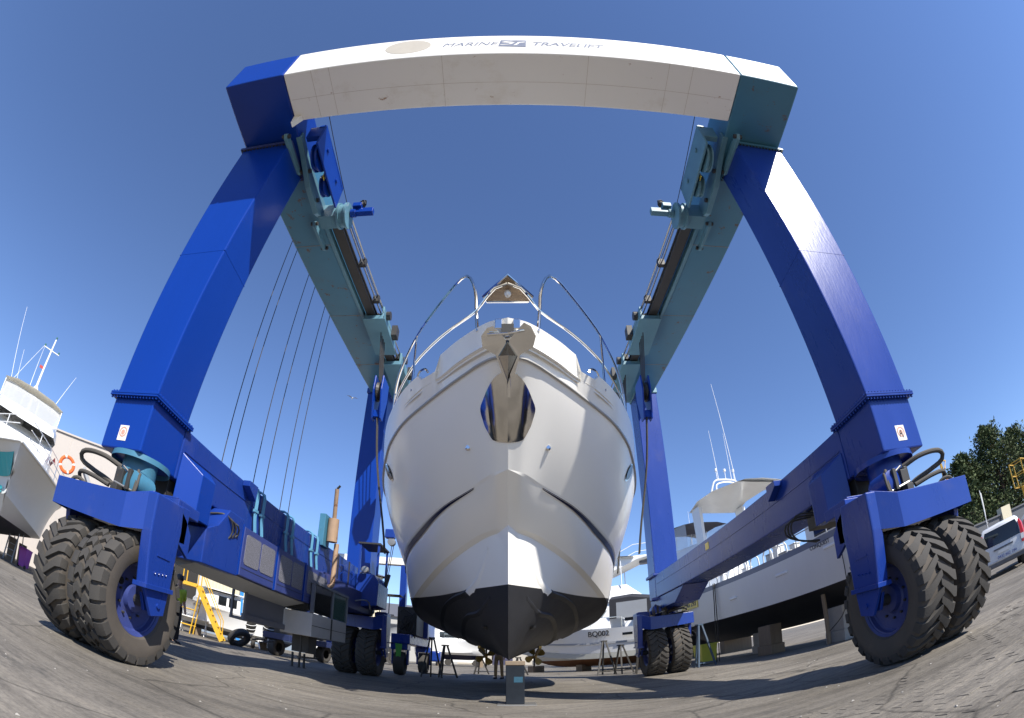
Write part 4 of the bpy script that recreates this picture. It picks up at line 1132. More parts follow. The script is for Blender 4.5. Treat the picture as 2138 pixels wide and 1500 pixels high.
for sg in (-1, 1):
    b = MB(); b.box(sg * 2.215, sg * 2.235, 2.4, 9.8, 2.9, 3.75); b.build('window_band', glass_dark, dh)
    b = MB(); b.add([(sg * 2.16, 3.0, 4.5), (sg * 2.16, 9.6, 4.5), (sg * 2.16, 10.4, 4.2), (sg * 2.16, 10.2, 4.36), (sg * 2.13, 9.6, 4.72), (sg * 2.13, 3.0, 4.72)], [(0, 1, 2, 3, 4, 5)]); o = b.build('red_stripe', red, dh); o.location = (sg * .04, 0, 0)
fb = cabin(pb_, 'flybridge', [(3.0, 2.0, 5.15, 5.9), (9.0, 2.0, 5.15, 5.9), (10.2, 1.7, 5.15, 5.5)], white_paint)
b = MB(); b.loft([[(-1.9, y, z - .1), (-1.2, y, z + .12), (0, y, z + .2), (1.2, y, z + .12), (1.9, y, z - .1)] for y, z in ((3.2, 7.0), (6, 7.15), (8.6, 7.05))]); b.build('awning', mat('cream canvas', (.62, .58, .48), .8, var=.1), fb, smooth=True)
b = MB()
for sg in (-1, 1): b.add([(sg * 1.85, 3.4, 5.9), (sg * 1.85, 8.4, 5.9), (sg * 1.85, 8.2, 6.95), (sg * 1.85, 3.4, 6.95)], [(0, 1, 2, 3)])
b.add([(-1.8, 8.9, 5.9), (1.8, 8.9, 5.9), (1.8, 8.3, 6.95), (-1.8, 8.3, 6.95)], [(0, 1, 2, 3)])
b.build_each('clear_screen', clear, fb)
b = MB()
for x, y in ((-1.85, 3.4), (1.85, 3.4), (-1.85, 8.5), (1.85, 8.5)): b.tube([(x, y, 5.8), (x, y, 6.98)], .03, 6)
b.build_each('awning_post', white_paint, fb)
mst = MB(); mst.tube([(0, 6.6, 5.9), (0, 6.5, 10.9)], [.10, .045], 8); mst.tube([(-.55, 6.5, 10.2), (.55, 6.5, 10.2)], .035, 6); mst.tube([(-.6, 6.55, 5.9), (-.5, 6.55, 7.2), (0, 6.6, 8.0)], .05, 6); mst.tube([(.6, 6.55, 5.9), (.5, 6.55, 7.2), (0, 6.6, 8.0)], .05, 6)
mo = mst.build('mast', white_paint, pb_, smooth=True)
b = MB(); b.lathe([(0, 7.3), (.28, 7.3), (.28, 7.5), (.1, 7.58), (0, 7.58)], 16, 'z', (.0, 6.95, 0)); b.lathe([(0, -.1), (.16, -.05), (.16, .05), (0, .1)], 12, 'y', (.35, 6.8, 7.45)); b.build('radar_dome', white_paint, mo, smooth=True)
b = MB()
for x, z in ((-.5, 10.3), (.5, 10.3), (0, 11.0)): b.lathe([(0, z - .06), (.05, z - .05), (.05, z + .05), (0, z + .06)], 8, 'z', (x, 6.5, 0))
b.build_each('nav_light', mat('nav light', (.05, .15, .08), .3, var=.3), mo)
b = MB(); b.box(.05, .30, 6.48, 6.5, 9.0, 9.16); b.build('pennant', red, mo)
b = MB(); b.prism([(0, 5.6), (0, 6.1), (2.5, 5.1), (2.7, 4.9), (2.4, 4.8)], 'y', 6.6, 6.9); b.build('boat_boom', white_paint, pb_, bevel=.05)
for p, q in (((1.3, 7.5, 6.0), (2.6, 7.2, 11.2)), ((1.0, 7.0, 6.0), (1.6, 6.9, 9.2)), ((-1.3, 7.5, 7.0), (-2.0, 7.6, 9.3)), ((.4, 6.6, 7.5), (.5, 6.5, 10.2)), ((2.4, 6.8, 5.2), (.55, 6.5, 10.2))): whip(pb_, p, q, .022)
for o_ in pb_.children:
    if o_.name.split('.')[0] in ('flybridge', 'mast', 'boat_boom', 'antenna'): o_.location = (0, .2, .2)
b = MB(); rg_ = [(.36 * math.cos(2 * math.pi * k / 24), 0, .36 * math.sin(2 * math.pi * k / 24)) for k in range(24)]
lb_ = thing('lifebuoy', 'orange lifebuoy with white bands hung on the passenger boat rail', 'lifebuoy', (-19.5, 15.3, 5.5), heading(-.79, .61))
b.tube(rg_, .085, 10, closed=True); b.build('ring', orange, lb_, smooth=True)
for k in range(4):
    a = k * math.pi / 2 + .4; q = MB(); q.tube([(.36 * math.cos(a + e), 0, .36 * math.sin(a + e)) for e in (-.12, 0, .12)], .089, 10); q.build('band', white_paint, lb_, smooth=True)
for k, (lx, ly) in enumerate(((2.2, 2.0), (-2.2, 2.0), (1.6, 7.0), (-1.2, 7.0))):
    q = MB(); q.box(lx - .25, lx + .25, ly - .4, ly + .4, -.955, .25); q.build('cradle_block', timber, pb_)

# --- step ladder and purple bin under that boat
sl = thing('step_ladder', 'tall grey steel access ladder leaning by the passenger boat bow', 'ladder', (-24.9, 16.6, 0), heading(-.55, .83))
for sg in (-1, 1):
    b = MB(); b.bar((sg * .3, 0, 0), (sg * .3, .9, 3.0), .06, .08); b.build('stile', grey_mid, sl)
    b = MB(); b.bar((sg * .3, 1.7, 0), (sg * .3, .9, 3.0), .05); b.build('back_leg', grey_mid, sl)
for k in range(8):
    z = .3 + k * .34; b = MB(); b.box(-.3, .3, z * .3 - .08, z * .3 + .08, z, z + .03); b.build('tread', grey_mid, sl)
wb = thing('wheelie_bin', 'purple plastic wheelie bin standing under the passenger boat', 'bin', (-23.6, 16.95, 0), heading(.3, -.95))
b = MB(); b.hexa([(-.22, -.22, .08), (.22, -.22, .08), (.22, .24, .08), (-.22, .24, .08)], [(-.28, -.32, 1.0), (.28, -.32, 1.0), (.28, .32, 1.0), (-.28, .32, 1.0)]); b.build('body', purple, wb, bevel=.02)
b = MB(); b.prism([(-.34, 1.0), (.36, 1.0), (.36, 1.05), (.1, 1.10), (-.34, 1.06)], 'x', -.30, .30); b.build('lid', purple, wb, bevel=.01)
for sg in (-1, 1):
    b = MB(); b.lathe([(0, sg * .22), (.1, sg * .22), (.1, sg * .28), (0, sg * .28)], 16, 'x', (0, -.24 + .45, .1)); b.build('wheel', black, wb)

# --- small white work boat, stairs and tyre by the cream shed
wk = thing('work_boat', 'small white work boat with open frame roof beside the yellow stairs', 'boat', (-11.3, 25.2, .32), heading(-.66, -.75))
H1 = gen_hull(7.2, 1.25, (1.12, 1.45), .30, .15, .1, 28)
build_gen_hull(wk, H1, [white_paint, grey_dark], .22)
cab1 = cabin(wk, 'wheelhouse', [(3.0, .85, 1.0, 2.05), (4.6, .85, 1.05, 2.05), (5.1, .7, 1.1, 1.5)], white_old)
for y in (3.2, 3.75):
    b = MB(); b.box(.83, .86, y, y + .42, 1.45, 1.88); w_ = b.build('window', glass_dark, cab1)
    b = MB(); b.box(-.83, -.86, y, y + .42, 1.45, 1.88); b.build('window', glass_dark, cab1)
b = MB(); b.box(-1.0, 1.0, .3, 4.9, 2.10, 2.15); b.build('roof_frame', white_paint, wk)
for sg in (-1, 1):
    for y in (.4, 1.6, 2.9):
        b = MB(); b.tube([(sg * 1.0, y, 1.05), (sg * 1.0, y, 2.1)], .028, 6); b.build('roof_post', white_paint, wk)
    for y in (.5, 1.2, 1.9):
        b = MB(); b.tube(resample([(sg * 1.1, y, 1.1), (sg * 1.1, y + .05, 1.32), (sg * 1.1, y + .5, 1.32), (sg * 1.1, y + .55, 1.1)], 10), .018, 6); b.build('grab_rail', white_paint, wk)
h1 = H1[1][20]
text_mesh('registration', 'E45', .2, ink, wk, (-h1.x - .03, h1.y, h1.z), (math.pi / 2, 0, -math.pi / 2 - .18), 1, 0, .004)
text_mesh('registration', 'E45', .2, ink, wk, (h1.x + .03, h1.y, h1.z), (math.pi / 2, 0, math.pi / 2 + .18), 1, 0, .004)
for k, y in enumerate((1.0, 4.8)):
    b = MB(); b.box(-.6, .6, y, y + .3, -.32, .05); b.build('cradle_block', timber, wk)
stair = thing('yellow_stairs', 'yellow steel access stairs with handrail beside the small work boat', 'stairs', (-12.45, 20.65, 0), heading(-.92, -.38))
for sg in (-1, 1):
    b = MB(); b.bar((sg * .38, 0, .05), (sg * .38, 1.35, 2.3), .04, .2); b.bar((sg * .38, 1.35, 2.3), (sg * .38, 2.9, 2.3), .04, .16); b.build('stringer', yellow, stair)
    b = MB(); b.tube([(sg * .40, .1, 1.0), (sg * .40, 1.35, 3.2), (sg * .40, 2.9, 3.2)], .024, 6)
    b.tube([(sg * .40, 0.1, .1), (sg * .40, .1, 1.0)], .022, 6); b.build('hand_rail', yellow, stair)
    for p, q in (((1.35, 2.3), (1.35, 3.2)), ((2.1, 2.3), (2.1, 3.2)), ((2.85, 0), (2.85, 3.2)), ((1.5, 0), (1.2, 2.2))):
        b = MB(); b.tube([(sg * .40, p[0], p[1]), (sg * .40, q[0], q[1])], .028, 6); b.build('post', yellow, stair)
    b = MB(); b.tube([(sg * .4, 1.4, 1.15), (sg * .4, 2.85, 1.15)], .024, 6); b.tube([(sg * .4, 1.4, .4), (sg * .4, 2.85, .4)], .024, 6); b.build_each('brace', yellow, stair)
for k in range(9):
    t = (k + .5) / 9; b = MB(); b.box(-.36, .36, 1.35 * t - .1, 1.35 * t + .1, 2.25 * t + .02, 2.25 * t + .05); b.build('tread', yellow, stair)
b = MB(); b.box(-.36, .36, 1.36, 2.88, 2.25, 2.29); b.build('landing', yellow, stair)
tyo = MB(); tyo.lathe([(.28, -.10), (.34, -.14), (.46, -.15), (.53, -.11), (.55, 0), (.53, .11), (.46, .15), (.34, .14), (.28, .10)], 40, 'x', closed=True)
tag(tyo.build('loose_tyre', rubber, None, smooth=True, loc=(-11.45, 20.4, .40), rot=(0, R(42), R(-25))), 'loose black tyre leaning at the foot of the yellow stairs', 'tyre')
tb_ = thing('trestle_table', 'white folding table standing under the yellow stairs', 'table', (-14.3, 20.9, 0), .4)
b = MB(); b.box(-.7, .7, -.4, .4, .78, .84); b.build('table_top', white_paint, tb_)
for x in (-.6, .6):
    b = MB(); b.bar((x, -.35, 0), (x, .1, .78), .04); b.bar((x, .35, 0), (x, -.1, .78), .04); b.build('leg', white_old, tb_)

# outboard motors on a stand
ob = thing('outboard_motor_trolley', 'trolley with a pair of black cowled outboard motors and white straps', 'outboard motor', (-11.85, 23.0, 0), .5)
for k, x in enumerate((-.45, .55)):
    b = MB(); b.lathe([(0, -.5), (.24, -.42), (.34, -.15), (.34, .2), (.24, .45), (0, .5)], 18, 'z', (0, 0, 0)); b.xf(Matrix.Translation((x, 0, 1.05)) @ Matrix.Rotation(R(25), 4, 'X')); cw = b.build('cowling', black, ob, smooth=True)
    for zz in (-.2, .0, .22):
        q = MB(); q.tube([(.345 * math.cos(2 * math.pi * i / 18), .345 * math.sin(2 * math.pi * i / 18), zz) for i in range(18)], .018, 5, closed=True); q.xf(Matrix.Translation((x, 0, 1.05)) @ Matrix.Rotation(R(25), 4, 'X')); q.build('strap', white_old, cw)
    b = MB(); b.box(x - .09, x + .09, -.1, .14, .15, .75); b.build('drive_leg', mat('silver alloy', (.5, .5, .5), .4, metal=.4, var=.2), ob, bevel=.02)
    b = MB(); b.lathe([(0, -.1), (.24, -.1), (.30, -.05), (.30, .05), (.24, .1), (0, .1)], 20, 'x', (x + .22, -.15, .30)); b.build('wheel', rubber, ob, smooth=True)
b = MB(); b.bar((-.8, .1, .45), (.9, .1, .45), .06); b.bar((-.7, .1, .45), (-.7, .7, .03), .05); b.bar((.8, .1, .45), (.8, .7, .03), .05); b.bar((.0, .0, .45), (.1, -.6, .05), .05); b.build('frame', white_old, ob)

# yard trailer behind the cab
yt_ = thing('yard_trailer', 'dark blue two wheeled yard trailer behind the grey hoist cab', 'trailer', (-8.7, 20.9, 0), heading(.3, .95))
b = MB(); b.box(-.75, .75, -1.6, 1.9, .72, .98); b.build('chassis', mat('navy chassis', (.02, .03, .09), .5, var=.2), yt_, bevel=.02)
b = MB(); b.box(-.5, .5, -1.2, .2, .98, 1.25); b.lathe([(0, -.5), (.16, -.5), (.16, .5), (0, .5)], 14, 'x', (0, .8, 1.15)); b.build('winch', grease, yt_)
for x, y in ((-.3, -1.2), (.35, 1.15)):
    b = MB(); b.lathe([(.2, -.16), (.30, -.19), (.38, -.16), (.40, 0), (.38, .16), (.30, .19), (.2, .16)], 28, 'x', (x, y, .40)); b.lathe([(.21, -.14), (.1, -.05), (0, -.05)], 28, 'x', (x, y, .40)); b.build('wheel', rubber, yt_, smooth=True)
b = MB(); b.bar((-.3, -1.9, .62), (-.3, -2.6, .5), .06); b.bar((.3, -1.9, .62), (.3, -2.6, .5), .06); b.build('drawbar', grease, yt_)

# ------------------------------------------------------------------ smaller blue hoist behind the yacht
h2 = thing('small_boat_hoist', 'smaller blue boat hoist with cream cross beam and green strap behind the yacht', 'boat hoist', (0, 0, 0))
for k, (x, y) in enumerate(((-4.05, 19.25), (-3.85, 23.3))):
    b = MB(); b.lathe([(.24, -.17), (.34, -.21), (.44, -.18), (.47, 0), (.44, .18), (.34, .21), (.24, .17)], 32, 'x', (x, y, .47)); b.lathe([(.25, .15), (.15, .06), (0, .06)], 32, 'x', (x, y, .47)); b.build('wheel', rubber, h2, smooth=True)
    b = MB(); b.box(x - .32, x + .32, y - .3, y + .3, 1.0, 1.25); b.box(x + .24, x + .32, y - .1, y + .1, .42, 1.0); b.box(x - .32, x - .24, y - .1, y + .1, .42, 1.0); b.build('wheel_fork', blue_old, h2, bevel=.02)
b = MB(); b.box(-4.35, -3.65, 18.9, 23.7, 1.25, 1.62); b.build('side_rail', blue_old, h2, bevel=.02)
b = MB(); b.box(-4.30, -3.55, 19.6, 21.2, 1.62, 2.75); b.build('engine_box', grease, h2, bevel=.02)
b = MB(); b.box(-3.75, -3.4, 21.4, 23.4, 1.62, 2.55); b.build('fuel_tank', blue_old, h2, bevel=.03)
q = MB(); rg = random.Random(4)
for k in range(12): q.tube(resample([(rg.uniform(-4.3, -3.5), 19.55, rg.uniform(1.4, 2.6)), (rg.uniform(-4.3, -3.5), 19.4, rg.uniform(1.5, 2.7)), (rg.uniform(-4.3, -3.5), 19.55, rg.uniform(1.4, 2.6))], 8), .02, 5)
q.build_each('hydraulic_hose', black, h2)
for y in (20.3, 23.2):
    b = MB(); b.box(-4.42, -4.16, y, y + .3, 1.62, 4.55); b.build('column', blue_old, h2, bevel=.015)
    b = MB(); b.box(-8.4, -8.14, y, y + .3, .9, 4.55); b.build('column', blue_old, h2, bevel=.015)
b = MB(); b.box(-8.45, -4.12, 20.28, 20.62, 4.55, 4.84); b.build('cross_beam', beam_white, h2, bevel=.015)
for x in (-4.85, -4.5):
    b = MB(); b.bar((x, 19.0, 1.25), (x, 19.0, 3.1), .03); b.build('rail_post', grease, h2)
b = MB(); b.box(-4.95, -4.3, 18.9, 19.7, 1.22, 1.26); b.box(-4.95, -4.3, 18.95, 19.02, 2.3, 2.34); b.box(-4.9, -4.1, 19.0, 19.6, 3.1, 3.14); b.build_each('platform', grease, h2)
b = MB(); b.add([(-4.18, 18.9, 1.24), (-3.92, 18.9, 1.22), (-3.95, 18.88, .9), (-3.98, 18.86, .55), (-4.12, 18.86, .56), (-4.15, 18.88, .9)], [(0, 1, 2, 5), (5, 2, 3, 4)]); b.build('green_strap', green_strap, h2)
b = MB(); b.box(-3.55, -3.1, 23.0, 23.6, .6, 1.1); b.build('mudguard', blue_old, h2, bevel=.08)
hb_ = thing('hook_block', 'small blue hook block with twin ropes hanging beside the yacht hull', 'hook block', (-3.9, 16.0, 0))
b = MB(); b.box(-.16, .16, -.12, .12, 4.62, 4.92); b.build('housing', blue_old, hb_, bevel=.03)
b = MB(); b.lathe([(0, -.1), (.13, -.08), (.13, .08), (0, .1)], 14, 'y', (.06, 0, 4.5)); b.build('sheave', steel, hb_, smooth=True)
b = MB(); b.tube([(.08, 0, 4.45), (-.02, 0, 3.4)], .012, 5); b.build('rope', rope, hb_)
b = MB(); b.tube([(.14, 0, 4.45), (.03, 0, 3.4)], .012, 5); b.build('rope', rope, hb_)
b = MB(); b.hexa([(-.1, -.05, 2.95), (0, -.05, 2.95), (0, .05, 2.95), (-.1, .05, 2.95)], [(-.06, -.07, 3.4), (.1, -.07, 3.4), (.1, .07, 3.4), (-.06, .07, 3.4)]); b.build('hook', grease, hb_, bevel=.02)
b = MB(); b.tube([(.12, 0, 4.9), (.15, .1, 9.9)], .012, 5); b.build('rope', rope, hb_)

# ------------------------------------------------------------------ trestles
def trestle(loc, rz, h, label, m=None):
    t = thing('boat_trestle', label, 'trestle', loc, rz, 'steel boat trestles'); m = m or grease
    for sx, sy in ((-1, -1), (1, -1), (0, 1)):
        b = MB(); b.bar((sx * .38, sy * .34, 0), (sx * .07, sy * .06, h), .06); b.build('leg', m, t)
    b = MB(); b.box(-.12, .12, -.1, .1, h, h + .05); b.build('head', m, t)
    b = MB(); b.bar((-.33, -.29, .14), (.33, -.29, .14), .04); b.bar((-.33, -.29, .14), (0, .3, .14), .04); b.bar((.33, -.29, .14), (0, .3, .14), .04); b.build_each('brace', m, t)
    return t
trestle((-2.95, 19.6, 0), .2, 1.55, 'tall steel trestle just right of the small blue hoist, nearer the hoist')
trestle((-2.55, 20.4, 0), .5, 1.30, 'steel trestle between the small blue hoist and the keel stand, farther from the hoist')
trestle((3.72, 21.5, 0), .1, 1.45, 'tall steel trestle in front of the BQ002 lettering')
trestle((4.28, 20.9, 0), .7, 1.20, 'shorter steel trestle second from the lettering of the white cruiser')
trestle((4.75, 19.6, 0), .3, 1.15, 'steel trestle close beside the rear right hoist wheels')
trestle((6.45, 17.6, 0), .3, 1.55, 'steel trestle behind the rear right hoist wheels by the yellow bin', mat('blue grey steel', (.05, .08, .12), .5, var=.3))
trestle((.3, 26.0, 0), .3, .9, 'low steel trestle under the stern of the yacht')
trestle((-1.6, 27.0, 0), .3, .9, 'low steel trestle in front of the white off-road car')

# ------------------------------------------------------------------ white cruiser BQ002
bq = thing('cabin_cruiser', 'white cabin cruiser lettered BQ002 with dark canopy behind the trestles', 'boat', (8.9, 27.0, .28), heading(-.86, .5))
H2 = gen_hull(11.5, 1.75, (2.05, 2.35), .36, .25, .12, 34)
build_gen_hull(bq, H2, [white_paint, redbrown], .42)
b = MB()
for sg in (-1, 1): b.loft([[(sg * (p.x + .03), p.y, p.z + .06) for p in H2[3]], [(sg * (p.x + .03), p.y, p.z - .05) for p in H2[3]]])
b.build_each('rub_band', grey_mid, bq)
b = MB()
for sg in (-1, 1): b.loft([[(sg * (p.x + .03), p.y, p.z) for p in H2[5]], [(sg * (p.x + .02), p.y, p.z - .30) for p in H2[5]]])
b.build_each('boot_top', mat('pale grey boot top', (.42, .42, .38), .5, var=.12), bq)
sec = H2[1]
i = 12; p = sec[i]
text_mesh('registration', 'BQ002', .42, ink, bq, (-p.x - .05, p.y, p.z - .02), (math.pi / 2, 0, -math.pi / 2), 1, 0, .004, .006)
for yy in (2.2, 6.4):
    for sg in (-1,):
        b = MB(); b.box(-1.80, -1.77, yy, yy + .55, 1.62, 1.76); b.build('portlight', glass_dark, bq)
cb2 = cabin(bq, 'coachroof', [(3.6, 1.35, 1.95, 2.75), (6.0, 1.35, 2.0, 2.75), (8.2, 1.0, 2.1, 2.35)], white_paint)
b = MB(); b.loft([[(-1.3, 5.2, 2.7), (0, 6.0, 2.72), (1.3, 5.2, 2.7)], [(-1.15, 4.6, 3.35), (0, 5.2, 3.4), (1.15, 4.6, 3.35)]]); b.build('windscreen', mat('tinted screen', (.06, .12, .14), .08, var=.1, alpha=.75), cb2)
b = MB(); b.loft([[(-1.3, y, 2.6), (-1.25, y, z - .2), (-.8, y, z), (.8, y, z), (1.25, y, z - .2), (1.3, y, 2.6)] for y, z in ((1.2, 3.7), (2.4, 3.95), (3.6, 3.9))]); b.build('canopy', mat('dark canopy canvas', (.03, .03, .035), .8, var=.2), cb2, smooth=True)
b = MB(); b.loft([[(-1.3, y, 2.6), (-1.27, y, 3.5)] for y in (1.5, 2.3, 3.2)]); b.build('canopy_window', clear, cb2)
side_rail(bq, H2[0], .6, stainless, 5, .018, 8, 33, (1.,))
for y in (2.0, 5.5, 8.5):
    b = MB(); b.box(-.7, .7, y, y + .35, -.28, .12); b.build('keel_block', timber, bq)

# ------------------------------------------------------------------ grey vessel on the right
gv = thing('grey_trawler', 'grey sided vessel with black bottom and yellow LFBG 293 plate on the right', 'boat', (10.98, 10.9, .80), heading(-.10, .995))
ROW = []
n = 34; Lg, bg_ = 17.0, 2.25
sh, ch_, ke = [], [], []
for i in range(n):
    t = i / (n - 1); u = max(0, (t - .70) / .30)
    bs = bg_ * (1 - u ** 2.0); bc = bg_ * .985 * max(0, 1 - max(0, (t - .62) / .34) ** 1.9) if t < .96 else 0
    sh.append(Vector((bs, t * Lg, 2.42 + .35 * u ** 1.5))); ch_.append(Vector((bc, t * Lg * .965, .93 + .25 * u))); ke.append(Vector((0, t * Lg * .93, .02 + .6 * max(0, (t - .8) / .2) ** 2)))
rw = [sh, [p.lerp(q, .13) for p, q in zip(sh, ch_)], [p.lerp(q, .5) for p, q in zip(sh, ch_)], ch_, [p.lerp(q, .5) - Vector((0, 0, .08)) for p, q in zip(ch_, ke)], ke]
b = MB()
for sg in (1, -1):
    R_loc = [[(p.x * sg, p.y, p.z) for p in r] for r in rw]
    b.loft(R_loc[1:4], 0); b.loft(R_loc[0:2], 2); b.loft(R_loc[3:], 1)
    b.add([r[0] for r in R_loc[:4]], [(0, 1, 2, 3)], 0); b.add([r[0] for r in R_loc[3:]], [(0, 1, 2)], 1)
b.build('hull', [grey_hull, antifoul, mat('slate bulwark paint', (.14, .15, .20), .4, var=.1)], gv, smooth=True, angle=20)
d = MB(); d.loft([[(-p.x * .98, p.y, 2.0) for p in sh], [(p.x * .98, p.y, 2.0) for p in sh]]); d.build('deck', grey_mid, gv)
def xs(y):   # half-beam of the topside near mid height
    i = min(n - 2, int(y / Lg * (n - 1))); return rw[2][i].x
for yy, zz, ln in ((1.35, 2.02, .75), (4.0, 1.82, .72), (7.3, 1.60, .55)):
    b = MB(); b.box(-xs(yy) - .05, -xs(yy) + .05, yy - ln / 2, yy + ln / 2, zz - .055, zz + .055); b.build('freeing_port', white_paint, gv, bevel=.045)
text_mesh('name_lettering', 'CONQUEST', .17, ink, gv, (-2.262, 1.85, 2.18), (math.pi / 2, 0, -math.pi / 2), 1.05, 0, .003)
b = MB(); b.box(-2.275, -2.24, 10.35, 12.0, 1.72, 2.14); b.build('registration_plate', plate_yellow, gv)
text_mesh('registration', 'LFBG 293', .34, ink, gv, (-2.282, 11.17, 1.93), (math.pi / 2, 0, -math.pi / 2), 1, 0, .003, .006)
side_rail(gv, sh, .42, grey_mid, 3, .02, 0, 24, (1.,))
b = MB(); b.box(-1.5, 1.5, .8, 3.4, 2.0, 3.35); wh = b.build('wheelhouse', white_old, gv, bevel=.05)
b = MB(); b.box(-1.53, -1.5, 1.2, 2.9, 2.65, 3.15); b.build('window', glass_dark, wh)
rg = random.Random(8)
for k in range(9):
    y = rg.uniform(3.8, 9.2); b = MB(); hh = rg.uniform(.35, .9); w = rg.uniform(.15, .4); x = rg.uniform(-1.9, -1.2)
    b.box(x, x + w, y, y + w * 1.3, 2.0, 2.0 + hh + .1); b.box(x - .03, x + w + .03, y - .03, y + w * 1.3 + .03, 2.1 + hh, 2.14 + hh); b.build('deck_box', [white_old, grey_mid, white_paint][k % 3], gv, bevel=.02)
for k in range(6):
    y = 4 + k * .9; b = MB(); b.tube(resample([(-1.9, y, 2.0), (-1.9, y + .05, 2.85), (-1.9, y + .5, 2.9), (-1.9, y + .55, 2.0)], 10), .03, 6); b.build('deck_frame', white_old, gv)
b = MB(); b.box(-2.28, 2.28, -.10, .05, 2.05, 2.6); b.build('stern_rail_cap', white_old, gv, bevel=.03)
for k, (x, y) in enumerate(((-1.6, 6.0), (-1.5, 2.2), (1.4, 4.5), (0, 9.0))):
    b = MB(); b.box(x - .3, x + .3, y - .45, y + .45, -.80, -.45); b.box(x - .25, x + .25, y - .4, y + .4, -.45, .28); b.build('hull_block', [timber, concrete][k % 2], gv, bevel=.02)
b = MB(); b.tube([(-1.95, 2.3, -.80), (-1.98, 2.35, .75)], .07, 10); b.build('shore_prop', timber, gv)
b = MB(); b.tube(resample([(-2.3, .9, 1.9), (-2.3, .85, 1.0), (-2.25, .95, .5), (-2.1, 1.4, .0), (-1.98, 2.2, -.4)], 18), .015, 5); b.build('hanging_rope', canvas, gv)
for dx in (0, .12):
    b = MB(); b.tube([(-2.30, 8.6 + dx, 2.45), (-2.38, 8.5 + dx * 2, -.78)], .022, 6); b.build('hanging_rope', black, gv)

# ------------------------------------------------------------------ white flybridge cruiser behind it
fc = thing('flybridge_cruiser', 'white flybridge cruiser with hardtop and radar arch behind the grey vessel', 'boat', (14.7, 28.9, .85), heading(-.24, .97)); fc.scale = (1.25, 1.25, 1.25)
H3 = gen_hull(13, 2.1, (2.5, 3.0), .36, .3, .12, 30)
build_gen_hull(fc, H3, [white_paint, antifoul], .6)
c3 = cabin(fc, 'saloon', [(2.5, 1.8, 2.4, 4.6), (7.5, 1.8, 2.5, 4.6), (9.6, 1.3, 2.6, 3.0)], white_paint)
for sg in (-1, 1):
    b = MB(); b.box(sg * 1.77, sg * 1.80, 3.0, 7.2, 3.3, 4.0); b.build('window_band', glass_dark, c3)
f3 = cabin(fc, 'flybridge', [(2.6, 1.7, 4.55, 5.5), (7.4, 1.7, 4.55, 5.7), (8.3, 1.3, 4.55, 5.2)], white_paint)
b = MB(); b.loft([[(-1.55, 3.6, 5.5), (-1.6, 6.6, 5.6), (0, 7.7, 5.65), (1.6, 6.6, 5.6), (1.55, 3.6, 5.5)], [(-1.45, 3.8, 6.9), (-1.45, 6.2, 7.0), (0, 7.0, 7.05), (1.45, 6.2, 7.0), (1.45, 3.8, 6.9)]]); b.build('clear_enclosure', clear, f3, smooth=True)
b = MB(); b.loft([[(-1.5, y, z - .08), (-.8, y, z + .05), (.8, y, z + .05), (1.5, y, z - .08)] for y, z in ((3.8, 6.95), (5, 7.08), (6.4, 7.02), (7.0, 6.95))]); b.build('bimini', navy, f3, smooth=True)
for k in range(5):
    b = MB(); t = k / 4; a = -1.45 + 2.9 * t; yy = 7.6 - .9 * abs(a); b.tube([(a, yy, 5.55), (a * .95, yy - .5, 7.0)], .025, 6); b.build('enclosure_post', white_old, f3)
# hardtop on its pillar (seen to the right of the enclosure)
b = MB(); b.loft([[(-1.7, y, z - .1), (-1.2, y, z + .03), (0, y, z + .1), (1.2, y, z + .03), (1.7, y, z - .1)] for y, z in ((-1.6, 7.45), (.5, 7.75), (2.0, 7.7), (2.9, 7.35))])
b.loft([[(-1.7, y, z - .1), (-1.2, y, z - .12), (1.2, y, z - .12), (1.7, y, z - .1)] for y, z in ((-1.6, 7.45), (.5, 7.75), (2.0, 7.7), (2.9, 7.35))]); ht = b.build('hardtop', white_paint, fc, smooth=True, angle=60)
for sg in (-1, 1):
    b = MB(); b.hexa([(sg * 1.5, 1.9, 4.4), (sg * 1.62, 1.9, 4.4), (sg * 1.62, 2.5, 4.4), (sg * 1.5, 2.5, 4.4)], [(sg * 1.4, 2.1, 7.35), (sg * 1.6, 2.1, 7.35), (sg * 1.6, 2.8, 7.35), (sg * 1.4, 2.8, 7.35)]); b.build('hardtop_pillar', white_paint, ht)
b = MB(); b.tube(resample([(-1.0, 1.7, 7.7), (-.8, 1.5, 8.5), (-.6, 1.4, 8.62), (.6, 1.4, 8.62), (.8, 1.5, 8.5), (1.0, 1.7, 7.7)], 24), .05, 7); b.tube(resample([(-.9, 1.2, 7.7), (-.7, 1.3, 8.35), (.7, 1.3, 8.35), (.9, 1.2, 7.7)], 20), .04, 7); ra = b.build_each('radar_arch', white_paint, fc, smooth=True)[0]
for x in (-.6, 0, .6):
    b = MB(); b.tube([(x, 1.4, 8.6), (x, 1.4, 9.1)], .02, 6); b.lathe([(0, 9.1), (.07, 9.12), (.07, 9.26), (0, 9.3)], 10, 'z', (x, 1.4, 0)); b.build('aerial_dome', white_paint, ra, smooth=True)
for p, q in (((-.5, 1.4, 8.6), (-.7, 1.3, 11.5)), ((.4, 1.4, 8.6), (.3, 1.3, 11.4)), ((-1.5, -1.2, 7.4), (-1.7, -1.0, 13.0)), ((1.2, 7.2, 5.6), (1.4, 7.6, 8.9))): whip(fc, p, q, .02)
side_rail(fc, H3[0], .8, white_paint, 4, .02, 14, 29, (1., .5))
for y in (2.0, 6, 9): 
    b = MB(); b.box(-.9, .9, y, y + .4, -1.0, .15); b.build('keel_block', timber, fc)

